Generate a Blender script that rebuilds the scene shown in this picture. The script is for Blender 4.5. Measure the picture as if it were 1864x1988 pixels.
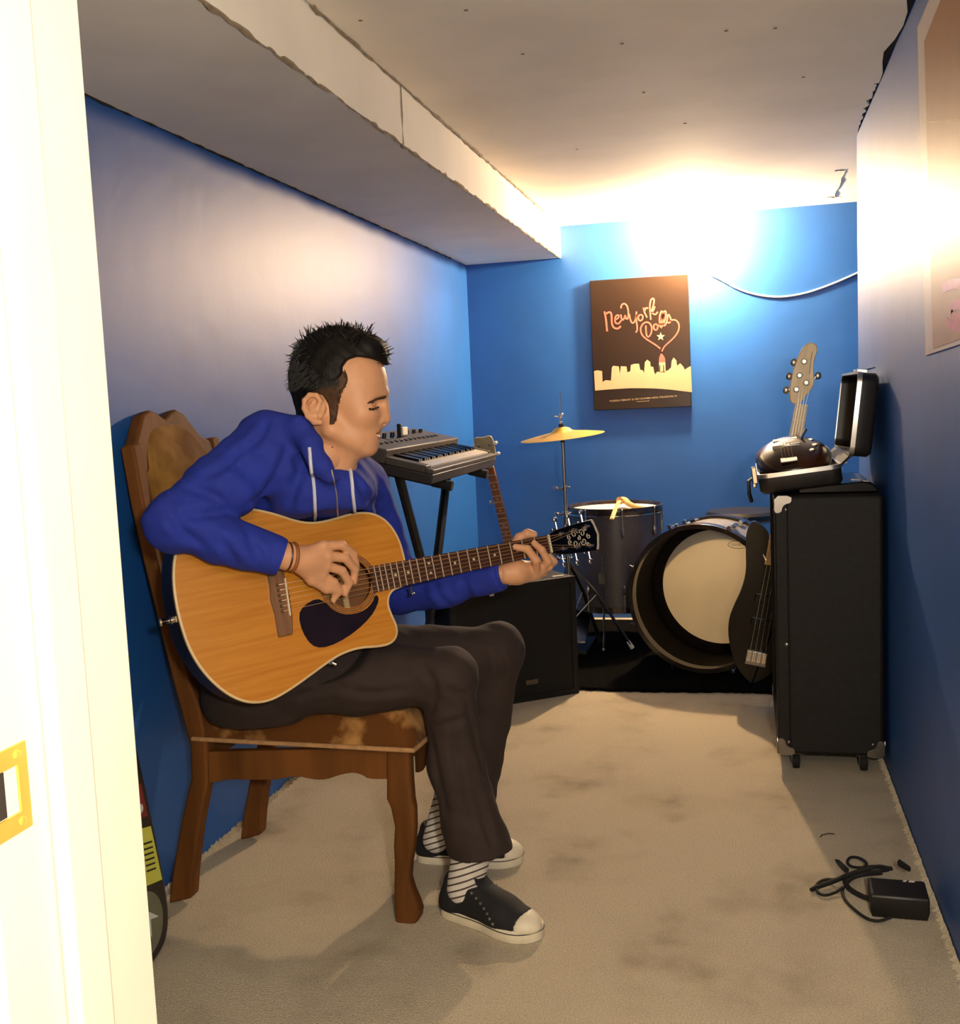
import bpy, bmesh, math, random
import numpy as np
from mathutils import Vector, Matrix, noise as mnoise
from mathutils.bvhtree import BVHTree

for o in list(bpy.data.objects):
    bpy.data.objects.remove(o, do_unlink=True)
scene = bpy.context.scene
COL = scene.collection

# ------------------------------------------------------------------ camera
# (calibrated from the room's vanishing points; image taken as 1864 x 1988)
FPX, CX, CY, CAMH = 2080.0, 932.0, 994.0, 1.17
_y = np.array([1447 - CX, 757 - CY, FPX]); _y /= np.linalg.norm(_y)
_z = np.array([1800 - CX, 20400 - CY, FPX]); _z /= np.linalg.norm(_z)
_z -= _y * (_y @ _z); _z /= np.linalg.norm(_z)
_x = np.cross(_y, -_z)
_x = _x if _x[0] > 0 else -_x
RC = np.array([_x, _y, -_z])            # rows: world axes seen from the camera (right, down, forward)
CAM = np.array([0.0, 0.0, CAMH])
cam_data = bpy.data.cameras.new('camera')
cam = bpy.data.objects.new('camera', cam_data); COL.objects.link(cam)
cam_data.sensor_fit = 'HORIZONTAL'; cam_data.sensor_width = 36.0
cam_data.lens = 36.0 * FPX / 1864.0
cam_data.clip_start = 0.02
_r, _u, _b = RC[:, 0], -RC[:, 1], -RC[:, 2]
cam.matrix_world = Matrix(((_r[0], _u[0], _b[0], 0), (_r[1], _u[1], _b[1], 0), (_r[2], _u[2], _b[2], CAMH), (0, 0, 0, 1)))
scene.camera = cam

# ------------------------------------------------------------------ world, exposure
world = bpy.data.worlds.new('world'); scene.world = world
world.use_nodes = True
world.node_tree.nodes['Background'].inputs[0].default_value = (0.9, 0.85, 0.8, 1)
world.node_tree.nodes['Background'].inputs[1].default_value = 0.02
vs = scene.view_settings
vs.view_transform = 'Standard'; vs.look = 'None'; vs.gamma = 1.0
vs.use_curve_mapping = False
vs.exposure = 0.22

BULB_POWER = 4700.0          # emission strength of the bare bulb on the back wall
HALL_POWER = 26.0           # bulb in the hallway behind the photographer
FLASH_POWER = 84.0          # the phone's lamp

flash = bpy.data.lights.new('phone_lamp', 'POINT')
flash.energy = FLASH_POWER; flash.color = (1.0, 0.94, 0.84); flash.shadow_soft_size = 0.05
fo = bpy.data.objects.new('phone_lamp', flash); COL.objects.link(fo)
fo.location = (0.20, -0.10, 1.30)
hall = bpy.data.lights.new('hall_lamp', 'POINT')
hall.energy = HALL_POWER; hall.color = (1.0, 0.80, 0.55); hall.shadow_soft_size = 0.12
ho = bpy.data.objects.new('hall_lamp', hall); COL.objects.link(ho)
ho.location = (0.25, -0.55, 1.95)

# ------------------------------------------------------------------ helpers: pixel rays (used only to measure places)
def ray(px, py):
    w = RC @ np.array([px - CX, py - CY, FPX]); return w / np.linalg.norm(w)
def at_y(px, py, Y):
    d = ray(px, py); return Vector(CAM + d * Y / d[1])
def at_x(px, py, X):
    d = ray(px, py); return Vector(CAM + d * X / d[0])
def at_z(px, py, Z):
    d = ray(px, py); return Vector(CAM + d * (Z - CAMH) / d[2])
def at_d(px, py, d):
    return Vector(CAM + RC @ np.array([(px - CX) / FPX * d, (py - CY) / FPX * d, d]))
def at_plane(px, py, p0, n):
    d = ray(px, py); n = np.array(n); return Vector(CAM + d * ((np.array(p0) - CAM) @ n) / (d @ n))

# ------------------------------------------------------------------ helpers: objects
def link(o, parent=None):
    COL.objects.link(o)
    if parent is not None:
        o.parent = parent
    return o

def tag(o, label, cat, group=None, kind=None):
    o['label'] = label
    if cat: o['category'] = cat
    if group: o['group'] = group
    if kind: o['kind'] = kind
    return o

def thing(name, label, cat, loc=(0, 0, 0), mat3=None, group=None):
    o = bpy.data.objects.new(name, None)
    o.empty_display_size = 0.05
    M = Matrix.Translation(Vector(loc))
    if mat3 is not None:
        M = M @ mat3.to_4x4()
    o.matrix_world = M
    COL.objects.link(o)
    tag(o, label, cat, group)
    o['_w'] = 0
    del o['_w']
    WM[o.name] = M.copy()
    return o
WM = {}

def frame(a, b, c):
    """3x3 with columns a,b,c"""
    a, b, c = Vector(a), Vector(b), Vector(c)
    return Matrix(((a.x, b.x, c.x), (a.y, b.y, c.y), (a.z, b.z, c.z)))

class MB:
    """collects geometry for one mesh object"""
    def __init__(s):
        s.v = []; s.f = []; s.m = []; s.T = Matrix.Identity(4); s.mi = 0
    def setT(s, m):
        s.T = m if len(m) == 4 else m.to_4x4(); return s
    def add(s, vs, fs):
        n = len(s.v)
        for p in vs:
            q = s.T @ Vector(p); s.v.append((q.x, q.y, q.z))
        for f in fs:
            s.f.append(tuple(i + n for i in f)); s.m.append(s.mi)
        return s
    def box(s, c, d, rot=None):
        c = Vector(c); hx, hy, hz = d[0] / 2, d[1] / 2, d[2] / 2
        vs = []
        for z in (-hz, hz):
            for x, y in ((-hx, -hy), (hx, -hy), (hx, hy), (-hx, hy)):
                p = Vector((x, y, z))
                if rot is not None: p = rot @ p
                vs.append(c + p)
        return s.add(vs, [(3, 2, 1, 0), (4, 5, 6, 7), (0, 1, 5, 4), (1, 2, 6, 5), (2, 3, 7, 6), (3, 0, 4, 7)])
    def bb(s, p0, p1):
        a, b = Vector(p0), Vector(p1)
        return s.box((a + b) / 2, (abs(b.x - a.x), abs(b.y - a.y), abs(b.z - a.z)))
    def path(s, pts, rad, n=8, caps=True, closed=False, flat=None, up=None):
        """tube along points; rad a number or list; flat=(sx,sy) squashes the section"""
        P = [Vector(p) for p in pts]; N = len(P)
        R = rad if isinstance(rad, (list, tuple)) else [rad] * N
        vs = []; fs = []
        prev = None
        for i in range(N):
            if closed:
                t = P[(i + 1) % N] - P[i - 1]
            else:
                t = P[min(i + 1, N - 1)] - P[max(i - 1, 0)]
            t.normalize()
            if prev is None:
                ref = Vector(up) if up is not None else (Vector((0, 0, 1)) if abs(t.z) < .9 else Vector((1, 0, 0)))
                a = ref - t * ref.dot(t); a.normalize()
            else:
                a = prev - t * prev.dot(t)
                if a.length < 1e-6: a = t.orthogonal()
                a.normalize()
            prev = a; b = t.cross(a)
            sx, sy = flat if flat else (1, 1)
            for k in range(n):
                an = 2 * math.pi * (k + .5) / n
                vs.append(P[i] + (a * math.cos(an) * sx + b * math.sin(an) * sy) * R[i])
        L = N if closed else N - 1
        for i in range(L):
            for k in range(n):
                i2 = (i + 1) % N
                fs.append((i * n + k, i * n + (k + 1) % n, i2 * n + (k + 1) % n, i2 * n + k))
        if caps and not closed:
            fs.append(tuple(reversed(range(n)))); fs.append(tuple((N - 1) * n + k for k in range(n)))
        return s.add(vs, fs)
    def tube(s, a, b, r0, r1=None, n=10):
        return s.path([a, b], [r0, r0 if r1 is None else r1], n)
    def lathe(s, prof, n=32, close=False, caps=True):
        """profile [(r,z)] about local z"""
        vs = []; fs = []
        for r, z in prof:
            for k in range(n):
                an = 2 * math.pi * k / n
                vs.append((r * math.cos(an), r * math.sin(an), z))
        L = len(prof)
        for i in range(L if close else L - 1):
            j = (i + 1) % L
            for k in range(n):
                fs.append((i * n + k, i * n + (k + 1) % n, j * n + (k + 1) % n, j * n + k))
        if not close and caps:
            if prof[0][0] > 1e-6: fs.append(tuple(reversed(range(n))))
            if prof[-1][0] > 1e-6: fs.append(tuple((L - 1) * n + k for k in range(n)))
        return s.add(vs, fs)
    def prism(s, poly, z0, z1, top=True, bottom=True, side=True):
        n = len(poly)
        vs = [(p[0], p[1], z0) for p in poly] + [(p[0], p[1], z1) for p in poly]
        fs = []
        if bottom: fs.append(tuple(reversed(range(n))))
        if top: fs.append(tuple(range(n, 2 * n)))
        if side: fs += [(i, (i + 1) % n, (i + 1) % n + n, i + n) for i in range(n)]
        return s.add(vs, fs)
    def loft(s, rings, caps=True, closed=True):
        n = len(rings[0]); vs = [p for r in rings for p in r]; fs = []
        for i in range(len(rings) - 1):
            for k in range(n if closed else n - 1):
                fs.append((i * n + k, i * n + (k + 1) % n, (i + 1) * n + (k + 1) % n, (i + 1) * n + k))
        if caps:
            fs.append(tuple(reversed(range(n)))); fs.append(tuple((len(rings) - 1) * n + k for k in range(n)))
        return s.add(vs, fs)
    def ball(s, c, r, nu=12, nv=8):
        r = r if isinstance(r, (tuple, list)) else (r, r, r)
        c = Vector(c); vs = [c + Vector((0, 0, -r[2]))]; fs = []
        for i in range(1, nv):
            ph = -math.pi / 2 + math.pi * i / nv
            for k in range(nu):
                an = 2 * math.pi * k / nu
                vs.append(c + Vector((r[0] * math.cos(ph) * math.cos(an), r[1] * math.cos(ph) * math.sin(an), r[2] * math.sin(ph))))
        vs.append(c + Vector((0, 0, r[2])))
        for k in range(nu):
            fs.append((0, 1 + (k + 1) % nu, 1 + k))
            for i in range(nv - 2):
                a = 1 + i * nu; b = a + nu
                fs.append((a + k, a + (k + 1) % nu, b + (k + 1) % nu, b + k))
            a = 1 + (nv - 2) * nu
            fs.append((a + k, a + (k + 1) % nu, len(vs) - 1))
        return s.add(vs, fs)
    def mesh(s, name):
        me = bpy.data.meshes.new(name)
        me.from_pydata(s.v, [], s.f); me.update()
        bm = bmesh.new(); bm.from_mesh(me)
        bmesh.ops.recalc_face_normals(bm, faces=bm.faces)
        bm.to_mesh(me); bm.free()
        return me
    def build(s, name, mat, parent=None, smooth=True, bevel=0, seg=2, world=False, angle=40, sub=0):
        """world=True: coordinates are world ones, brought into the parent's frame"""
        if world and parent is not None:
            inv = WM[parent.name].inverted()
            s.v = [tuple(inv @ Vector(p)) for p in s.v]
        me = s.mesh(name)
        mats = mat if isinstance(mat, (list, tuple)) else [mat]
        for m in mats: me.materials.append(m)
        if len(mats) > 1:
            me.polygons.foreach_set('material_index', s.m)
        if smooth:
            me.shade_smooth()
            if hasattr(me, 'set_sharp_from_angle'): me.set_sharp_from_angle(angle=math.radians(angle))
        o = bpy.data.objects.new(name, me)
        link(o, parent)
        if parent is None: WM[o.name] = Matrix.Identity(4)
        else: WM[o.name] = WM[parent.name].copy()
        if bevel:
            b = o.modifiers.new('bevel', 'BEVEL'); b.width = bevel; b.segments = seg; b.limit_method = 'ANGLE'; b.angle_limit = math.radians(35)
        if sub:
            m = o.modifiers.new('subd', 'SUBSURF'); m.levels = sub; m.render_levels = sub
        return o

def rebase(o, loc):
    """move a world-authored mesh object's origin to loc (its base)"""
    loc = Vector(loc)
    o.data.transform(Matrix.Translation(-loc)); o.location = loc
    WM[o.name] = Matrix.Translation(loc)
    return o

def arc(cx, cy, r, a0, a1, n, ry=None):
    ry = r if ry is None else ry
    return [(cx + r * math.cos(math.radians(a0 + (a1 - a0) * i / n)), cy + ry * math.sin(math.radians(a0 + (a1 - a0) * i / n))) for i in range(n + 1)]

def smooth_closed(pts, it=2):
    for _ in range(it):
        q = []
        for i in range(len(pts)):
            a, b = pts[i], pts[(i + 1) % len(pts)]
            q.append(tuple(.75 * x + .25 * y for x, y in zip(a, b)))
            q.append(tuple(.25 * x + .75 * y for x, y in zip(a, b)))
        pts = q
    return pts

def smooth_open(pts, it=2):
    for _ in range(it):
        q = [tuple(pts[0])]
        for i in range(len(pts) - 1):
            a, b = pts[i], pts[i + 1]
            q.append(tuple(.75 * x + .25 * y for x, y in zip(a, b)))
            q.append(tuple(.25 * x + .75 * y for x, y in zip(a, b)))
        q.append(tuple(pts[-1])); pts = q
    return pts

# ------------------------------------------------------------------ helpers: materials
def lin(r, g, b):
    f = lambda c: (c / 255 / 12.92) if c / 255 <= .04045 else ((c / 255 + .055) / 1.055) ** 2.4
    return (f(r), f(g), f(b), 1.0)

def mat(name, col, rough=.5, metal=0.0, var=.12, vscale=18.0, bump=0.0, bscale=120.0, spec=.5, coat=0.0,
        stretch=None, emit=None, estr=0.0, sheen=0.0, col2=None, fac=(.35, .65), bdist=.002, trans=0.0, ior=1.5, coatr=.05):
    m = bpy.data.materials.new(name); m.use_nodes = True
    nt = m.node_tree; nd = nt.nodes; bs = nd['Principled BSDF']
    tc = nd.new('ShaderNodeTexCoord')
    mp = nd.new('ShaderNodeMapping'); nt.links.new(tc.outputs['Object'], mp.inputs[0])
    if stretch: mp.inputs['Scale'].default_value = stretch
    nz = nd.new('ShaderNodeTexNoise'); nz.inputs['Scale'].default_value = vscale; nz.inputs['Detail'].default_value = 5
    nt.links.new(mp.outputs[0], nz.inputs['Vector'])
    rp = nd.new('ShaderNodeMapRange'); rp.inputs[1].default_value = fac[0]; rp.inputs[2].default_value = fac[1]
    nt.links.new(nz.outputs['Fac'], rp.inputs[0])
    mx = nd.new('ShaderNodeMix'); mx.data_type = 'RGBA'
    c2 = col2 if col2 else tuple(min(1, c * (1 + var)) for c in col[:3]) + (1,)
    c1 = col if col2 else tuple(c * (1 - var) for c in col[:3]) + (1,)
    mx.inputs[6].default_value = c1; mx.inputs[7].default_value = c2
    nt.links.new(rp.outputs[0], mx.inputs[0])
    nt.links.new(mx.outputs[2], bs.inputs['Base Color'])
    bs.inputs['Roughness'].default_value = rough; bs.inputs['Metallic'].default_value = metal
    bs.inputs['Specular IOR Level'].default_value = spec
    bs.inputs['IOR'].default_value = ior
    bs.inputs['Coat Weight'].default_value = coat; bs.inputs['Coat Roughness'].default_value = coatr
    bs.inputs['Sheen Weight'].default_value = sheen
    bs.inputs['Transmission Weight'].default_value = trans
    if emit:
        bs.inputs['Emission Color'].default_value = emit; bs.inputs['Emission Strength'].default_value = estr
    if bump > 0:
        n2 = nd.new('ShaderNodeTexNoise'); n2.inputs['Scale'].default_value = bscale; n2.inputs['Detail'].default_value = 4
        nt.links.new(mp.outputs[0], n2.inputs['Vector'])
        bp = nd.new('ShaderNodeBump'); bp.inputs['Strength'].default_value = bump; bp.inputs['Distance'].default_value = bdist
        nt.links.new(n2.outputs['Fac'], bp.inputs['Height']); nt.links.new(bp.outputs[0], bs.inputs['Normal'])
    return m

M = {}
M['wall'] = mat('blue_paint', lin(22, 86, 162), rough=.5, var=.10, vscale=2.2, bump=.25, bscale=9, bdist=.006, spec=.62)
M['wall'].node_tree.nodes['Principled BSDF'].inputs['Specular Tint'].default_value = (1.0, .84, .70, 1)  # warmth of the bulb's glow put into the paint's highlight colour
M['plaster'] = mat('unpainted_drywall', lin(240, 232, 218), rough=.85, var=.05, vscale=3, bump=.2, bscale=60, bdist=.001)
M['soffit'] = mat('soffit_drywall', lin(240, 233, 221), rough=.85, var=.05, vscale=3, bump=.2, bscale=60, bdist=.001)
M['tape'] = mat('torn_paper_edge', lin(138, 122, 100), rough=.9, var=.25, vscale=40)
M['gapdark'] = mat('dark_gap', lin(40, 34, 28), rough=.95)
M['trimwhite'] = mat('white_gloss_trim', lin(212, 207, 194), rough=.4, var=.02, vscale=6)
M['hallwall'] = mat('hall_cream_wall', lin(226, 210, 176), rough=.7, var=.03)
M['brass'] = mat('brass', lin(226, 200, 92), rough=.35, metal=.5, var=.1)
M['black'] = mat('black_plastic', lin(16, 15, 15), rough=.45, var=.15)
M['blackgloss'] = mat('black_gloss', lin(7, 6, 6), rough=.2, spec=.3)
M['tolex'] = mat('black_tolex', lin(24, 22, 20), rough=.6, spec=.3, var=.2, vscale=60, bump=.5, bscale=500, bdist=.001)
M['grill'] = mat('black_grille_cloth', lin(14, 12, 11), rough=.9, var=.2, vscale=300)
M['chrome'] = mat('chrome', lin(215, 213, 210), rough=.14, metal=1.0, var=.04)
M['steel'] = mat('worn_steel', lin(150, 146, 140), rough=.32, metal=1.0, var=.15)
M['alu'] = mat('aluminium_rim', lin(205, 200, 192), rough=.3, metal=.9, var=.06)
M['white'] = mat('white_plastic', lin(232, 228, 218), rough=.4, var=.03)
M['rubber'] = mat('black_rubber', lin(18, 17, 16), rough=.8)

def carpet_mat():
    m = bpy.data.materials.new('beige_carpet'); m.use_nodes = True
    nt = m.node_tree; nd = nt.nodes; bs = nd['Principled BSDF']
    tc = nd.new('ShaderNodeTexCoord')
    def nz(s, d=5):
        n = nd.new('ShaderNodeTexNoise'); n.inputs['Scale'].default_value = s; n.inputs['Detail'].default_value = d
        nt.links.new(tc.outputs['Object'], n.inputs['Vector']); return n
    n1, n2, n3 = nz(260, 3), nz(3.1, 4), nz(6.5, 3)
    def mr(n, a, b, c, d):
        r = nd.new('ShaderNodeMapRange'); r.inputs[1].default_value = a; r.inputs[2].default_value = b
        r.inputs[3].default_value = c; r.inputs[4].default_value = d
        nt.links.new(n.outputs['Fac'], r.inputs[0]); return r
    base = nd.new('ShaderNodeMix'); base.data_type = 'RGBA'
    base.inputs[6].default_value = lin(176, 162, 136); base.inputs[7].default_value = lin(214, 200, 174)
    nt.links.new(mr(n1, .3, .7, 0, 1).outputs[0], base.inputs[0])
    st = nd.new('ShaderNodeMix'); st.data_type = 'RGBA'; st.inputs[7].default_value = lin(118, 103, 80)
    nt.links.new(base.outputs[2], st.inputs[6])
    mul = nd.new('ShaderNodeMath'); mul.operation = 'MULTIPLY'
    nt.links.new(mr(n2, .47, .68, 0, .75).outputs[0], mul.inputs[0]); nt.links.new(mr(n3, .45, .7, .2, 1).outputs[0], mul.inputs[1])
    nt.links.new(mul.outputs[0], st.inputs[0])
    nt.links.new(st.outputs[2], bs.inputs['Base Color'])
    bs.inputs['Roughness'].default_value = .95; bs.inputs['Sheen Weight'].default_value = .15
    bs.inputs['Specular IOR Level'].default_value = .1
    bp = nd.new('ShaderNodeBump'); bp.inputs['Strength'].default_value = .9; bp.inputs['Distance'].default_value = .006
    nt.links.new(n1.outputs['Fac'], bp.inputs['Height']); nt.links.new(bp.outputs[0], bs.inputs['Normal'])
    return m
M['carpet'] = carpet_mat()
# ================================================================== THE ROOM
XL, XR, YB, YF, ZC, ZS = -1.42, 0.40, 5.59, 0.78, 2.05, 1.89
XSOF, YEND, XALC = -0.912, 4.14, 1.00
def structure(o, label):
    o['kind'] = 'structure'; o['label'] = label; return o

floor = structure(MB().bb((-1.6, -2.6, -.06), (XALC + .1, YB + .1, 0)).build('floor', M['carpet'], smooth=False), 'worn beige carpet with grey stains')
wl = structure(MB().bb((XL - .08, YF - .1, 0), (XL, YB + .08, ZC)).build('wall_left', M['wall'], smooth=False), 'glossy blue painted wall behind the chair')
wb = structure(MB().bb((XL - .08, YB, 0), (XALC + .08, YB + .08, ZC + .02)).build('wall_back', M['wall'], smooth=False), 'blue painted wall behind the drums')
wr = structure(MB().bb((XR, YF, 0), (XR + .10, YEND, ZC + .012)).build('wall_right', M['wall'], smooth=False), 'blue painted wall beside the black cabinet')
wa = structure(MB().bb((XALC, YEND - .1, 0), (XALC + .08, YB, ZC)).build('wall_alcove', M['wall'], smooth=False), 'blue painted wall of the hidden recess')
wa2 = structure(MB().bb((XR + .10, YEND - .10, 0), (XALC, YEND - .02, ZC)).build('wall_recess', M['wall'], smooth=False), 'blue painted return wall of the recess')

# front wall with the doorway the picture is taken through
XJ, XJ2, YO = -0.50, 0.34, 0.60
wf = MB()
wf.bb((XL - .08, YO, 0), (XJ - .02, YF - .012, ZC + .1)); wf.bb((XJ2 + .02, YO, 0), (XALC + .1, YF - .012, ZC + .1)); wf.bb((XJ - .02, YO, 2.0), (XJ2 + .02, YF - .012, ZC + .1))
structure(wf.build('wall_front', M['hallwall'], smooth=False), 'cream wall with the doorway')

door = bpy.data.objects.new('door_1', None); COL.objects.link(door); door.location = (XJ, .69, 0); WM['door_1'] = Matrix.Translation((XJ, .69, 0))
structure(door, 'white painted wooden door frame at the left edge')
def jamb(sx, x):
    d = .02 * sx
    MB().bb((x, YO - .004, 0), (x - d, YF - .004, 2.0)).build('jamb', M['trimwhite'], door, world=True, bevel=.002)
    MB().bb((x + .014 * sx, .655, 0), (x, .698, 1.99)).build('door_stop', M['trimwhite'], door, world=True, bevel=.004, seg=3)
    b = MB()
    b.bb((x - .006 * sx, YF - .012, 0), (x - .064 * sx, YF + .004, 2.06)); b.bb((x - .014 * sx, YF + .002, 0), (x - .058 * sx, YF + .008, 2.055))
    b.build('casing', M['trimwhite'], door, world=True, bevel=.003)
    b = MB(); b.bb((x - .006 * sx, YO - .016, 0), (x - .07 * sx, YO, 2.07)); b.bb((x - .02 * sx, YO - .022, 0), (x - .055 * sx, YO - .014, 2.06))
    b.build('casing', M['trimwhite'], door, world=True, bevel=.003)
jamb(1, XJ); jamb(-1, XJ2)
MB().bb((XJ, YO, 2.0), (XJ2, YF - .004, 2.02)).build('head_jamb', M['trimwhite'], door, world=True, bevel=.002)
# strike plate
sp = MB()
for z0, z1 in ((.884, .898), (.932, .946)):
    sp.bb((XJ - .001, .588, z0), (XJ + .0022, .636, z1))
sp.bb((XJ - .001, .626, .898), (XJ + .0022, .636, .932)); sp.bb((XJ - .001, .588, .898), (XJ + .0022, .597, .932))
sp.path([(XJ + .001, .592, .893), (XJ + .006, .582, .893), (XJ + .006, .582, .936), (XJ + .001, .592, .936)], .0018, 6)
spo = sp.build('strike_plate', M['brass'], door, world=True); spo['label'] = 'brass strike plate'
for z in (.891, .939):
    q = MB(); q.setT(Matrix.Translation((XJ + .002, .626, z)) @ Matrix.Rotation(math.pi / 2, 4, 'Y')); q.lathe([(.0035, 0), (.0035, .0008), (.002, .0015), (0, .0015)], 12)
    q.build('screw', M['brass'], spo, world=True)
MB().bb((XJ - .0005, .598, .899), (XJ + .0012, .612, .931)).build('latch_hole', M['gapdark'], spo, world=True)

# ceiling: slab above, drywall sheets screwed under it
ceil = structure(MB().bb((XSOF, YF - .1, ZC + .013), (XALC + .08, YB + .08, ZC + .06)).build('ceiling', M['gapdark'], smooth=False), 'low drywall ceiling with open seams')
random.seed(4)
def sheet(x0, y0a, y0b, y1a, y1b, jag=0.0):
    """panel: near edge y0 (left,right), far edge y1 (left,right), ragged right side near the wall"""
    xr = XR + .012 if jag else XALC
    pl = [(XSOF + .004, y0a)]
    if jag:
        pl.append((xr - .03, y0b))
        n = 26; y = y0b
        for i in range(1, n):
            y = y0b + (y1b - y0b) * i / n
            pl.append((XR - .004 - jag * (0.5 + 0.5 * math.sin(i * 1.7)) * random.random(), y))
        pl.append((XR - .002, y1b))
    else:
        pl += [(xr, y0b), (xr, y1b)]
    pl.append((XSOF + .004, y1a))
    b = MB(); b.prism(pl, ZC, ZC + .0125)
    o = b.build('panel', M['plaster'], ceil, smooth=False); return o
S1, S2a, S2b = 3.428, 3.85, 4.085
sheet(0, YF, YF, S1 - .0004, S1 + .0325, .030)
sheet(0, S1 + .0004, S1 + .0335, S2a - .0005, S2b - .0005, .016)
sheet(0, S2a + .0005, S2b + .0005 + (S2b - S2a) / (XR - XSOF) * (XALC - XR), YB, YB, 0)
# crack and patched spot, and the screw dimples
cr = MB()
c0, c1, c2 = at_z(1640, 330, ZC), at_z(1620, 382, ZC), at_z(1612, 382, ZC)
for a, b_ in ((at_z(1622, 331, ZC), c0), (c0, c1), (at_z(1606, 383, ZC), at_z(1634, 381, ZC))):
    pts = []
    for i in range(9):
        p = a.lerp(b_, i / 8); pts.append((p.x + random.uniform(-.004, .004), p.y + random.uniform(-.006, .006), ZC - .0003))
    cr.path(pts, [random.uniform(.0015, .0045) for _ in pts], 5)
cr.build('crack', M['tape'], ceil)
for px, py in ((1015, 105), (1208, 85), (1410, 60), (1505, 55), (1250, 180), (700, 40), (905, 20), (1330, 240), (1120, 290), (1560, 150)):
    p = at_z(px, py, ZC); b = MB(); b.setT(Matrix.Translation((p.x, p.y, ZC - .0008))); b.lathe([(0, 0), (.004, 0), (.006, .001)], 10)
    b.build('screw', M['tape'], ceil)

# soffit along the left wall
sof = bpy.data.objects.new('ceiling_soffit', None); COL.objects.link(sof); sof.location = (-1.17, 3.2, ZS); WM['ceiling_soffit'] = Matrix.Translation((-1.17, 3.2, ZS))
structure(sof, 'boxed drywall soffit running above the left wall')
SY = 2.94
for y0, y1 in ((YF, SY - .001), (SY + .001, YB)):
    MB().bb((XSOF - .012, y0, ZS), (XSOF, y1, ZC + .012)).build('side_panel', M['soffit'], sof, world=True, smooth=False)
MB().bb((XL, YF, ZS), (XSOF - .013, YB, ZS + .012)).build('bottom_panel', M['soffit'], sof, world=True, smooth=False)
def rough_line(pts, r, name, parent, m, seed, jit=.004):
    random.seed(seed); b = MB(); q = []
    for i in range(len(pts) - 1):
        a, c = Vector(pts[i]), Vector(pts[i + 1]); n = max(2, int((c - a).length / .035))
        for k in range(n):
            p = a.lerp(c, k / n); q.append((p.x + random.uniform(-jit, jit), p.y, p.z + random.uniform(-jit, jit) * .6))
    q.append(pts[-1])
    b.path(q, [r * random.uniform(.25, 1.3) for _ in q], 5)
    return b.build(name, m, parent, world=True)
rough_line([(XSOF - .003, YF, ZS + .001), (XSOF - .003, YB, ZS + .001)], .0055, 'torn_edge', sof, M['tape'], 1, .003)
rough_line([(XSOF + .003, 2.3, ZC - .001), (XSOF + .003, 5.1, ZC - .001)], .0055, 'torn_edge', sof, M['tape'], 2, .003)
rough_line([(XL + .002, YF, ZS - .001), (XL + .002, YB - .3, ZS - .001)], .004, 'torn_edge', sof, M['gapdark'], 3, .002)
rough_line([(XSOF, SY, ZC), (XSOF + .001, SY, ZS)], .002, 'torn_edge', sof, M['tape'], 5, .001)
# frayed carpet edge lying along the walls
def fray(name, x, y0, y1, seed, side):
    random.seed(seed); b = MB(); y = y0
    while y < y1:
        h = random.uniform(.006, .017); w = random.uniform(.008, .02)
        b.add([(x, y, 0), (x + side * random.uniform(.008, .02), y + w * .3, 0), (x + side * .002, y + w, 0), (x + side * .003, y + w * .5, h)],
              [(0, 1, 3), (1, 2, 3), (2, 0, 3), (0, 2, 1)])
        y += w * .55
    o = b.build(name, M['carpet'], floor, smooth=False); o['kind'] = 'stuff'; return o
fray('carpet_edge', XL + .001, YF, 5.0, 1, 1); fray('carpet_edge', XR - .001, YF, YEND, 2, -1)

# hallway behind the photographer
structure(MB().bb((-1.68, -2.6, 0), (-1.6, YO, 2.2)).build('wall_hall_left', M['hallwall'], smooth=False), 'cream hallway wall left of the doorway')
structure(MB().bb((XALC + .1, -2.6, 0), (XALC + .18, YF, 2.2)).build('wall_hall_right', M['hallwall'], smooth=False), 'cream hallway wall right of the doorway')
structure(MB().bb((-1.68, -2.68, 0), (XALC + .18, -2.6, 2.2)).build('wall_hall_back', M['hallwall'], smooth=False), 'cream hallway wall behind the photographer')
structure(MB().bb((-1.68, -2.68, 2.2), (XALC + .18, YO + .1, 2.26)).build('ceiling_hall', M['hallwall'], smooth=False), 'cream hallway ceiling')

# ------------------------------------------------------------------ bare bulb on the back wall
LP = Vector((-0.25, 5.43, 1.925))
lamp = thing('wall_lamp', 'bare glowing bulb in a white socket above the poster', 'lamp', (LP.x, YB, LP.z))
M['bulb'] = mat('bulb_glass', (1, .93, .82, 1), rough=.3, emit=(1.0, .70, .39, 1), estr=BULB_POWER, var=0)
b = MB(); b.setT(Matrix.Translation((LP.x, YB, LP.z)) @ Matrix.Rotation(math.pi / 2, 4, 'X'))
b.lathe([(.055, 0), (.055, .008), (.045, .018), (.012, .022), (.011, .085), (.024, .090), (.024, .118), (0, .118)], 24)
b.build('socket', M['white'], lamp, world=True)
b = MB(); b.setT(Matrix.Translation((LP.x, YB - .115, LP.z)) @ Matrix.Rotation(math.pi / 2, 4, 'X'))
b.lathe([(.0, 0), (.013, 0), (.013, .012), (.018, .022), (.028, .038), (.031, .052), (.028, .068), (.017, .08), (0, .084)], 20)
b.build('bulb', M['bulb'], lamp, world=True)
pts = [at_y(1405, 545, YB - .006), at_y(1430, 560, YB - .006), at_y(1465, 572, YB - .006), at_y(1510, 578, YB - .006), at_y(1560, 571, YB - .006), at_y(1610, 554, YB - .006), at_y(1663, 531, YB - .006), at_y(1700, 512, YB - .006)]
pts = [Vector((LP.x + .03, YB - .006, LP.z - .05)), Vector((LP.x + .07, YB - .006, LP.z - .16))] + pts
cord = MB().path(smooth_open([tuple(p) for p in pts], 2), .0048, 8).build('cord', M['white'], lamp, world=True); cord['label'] = 'drooping white cord'
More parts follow.
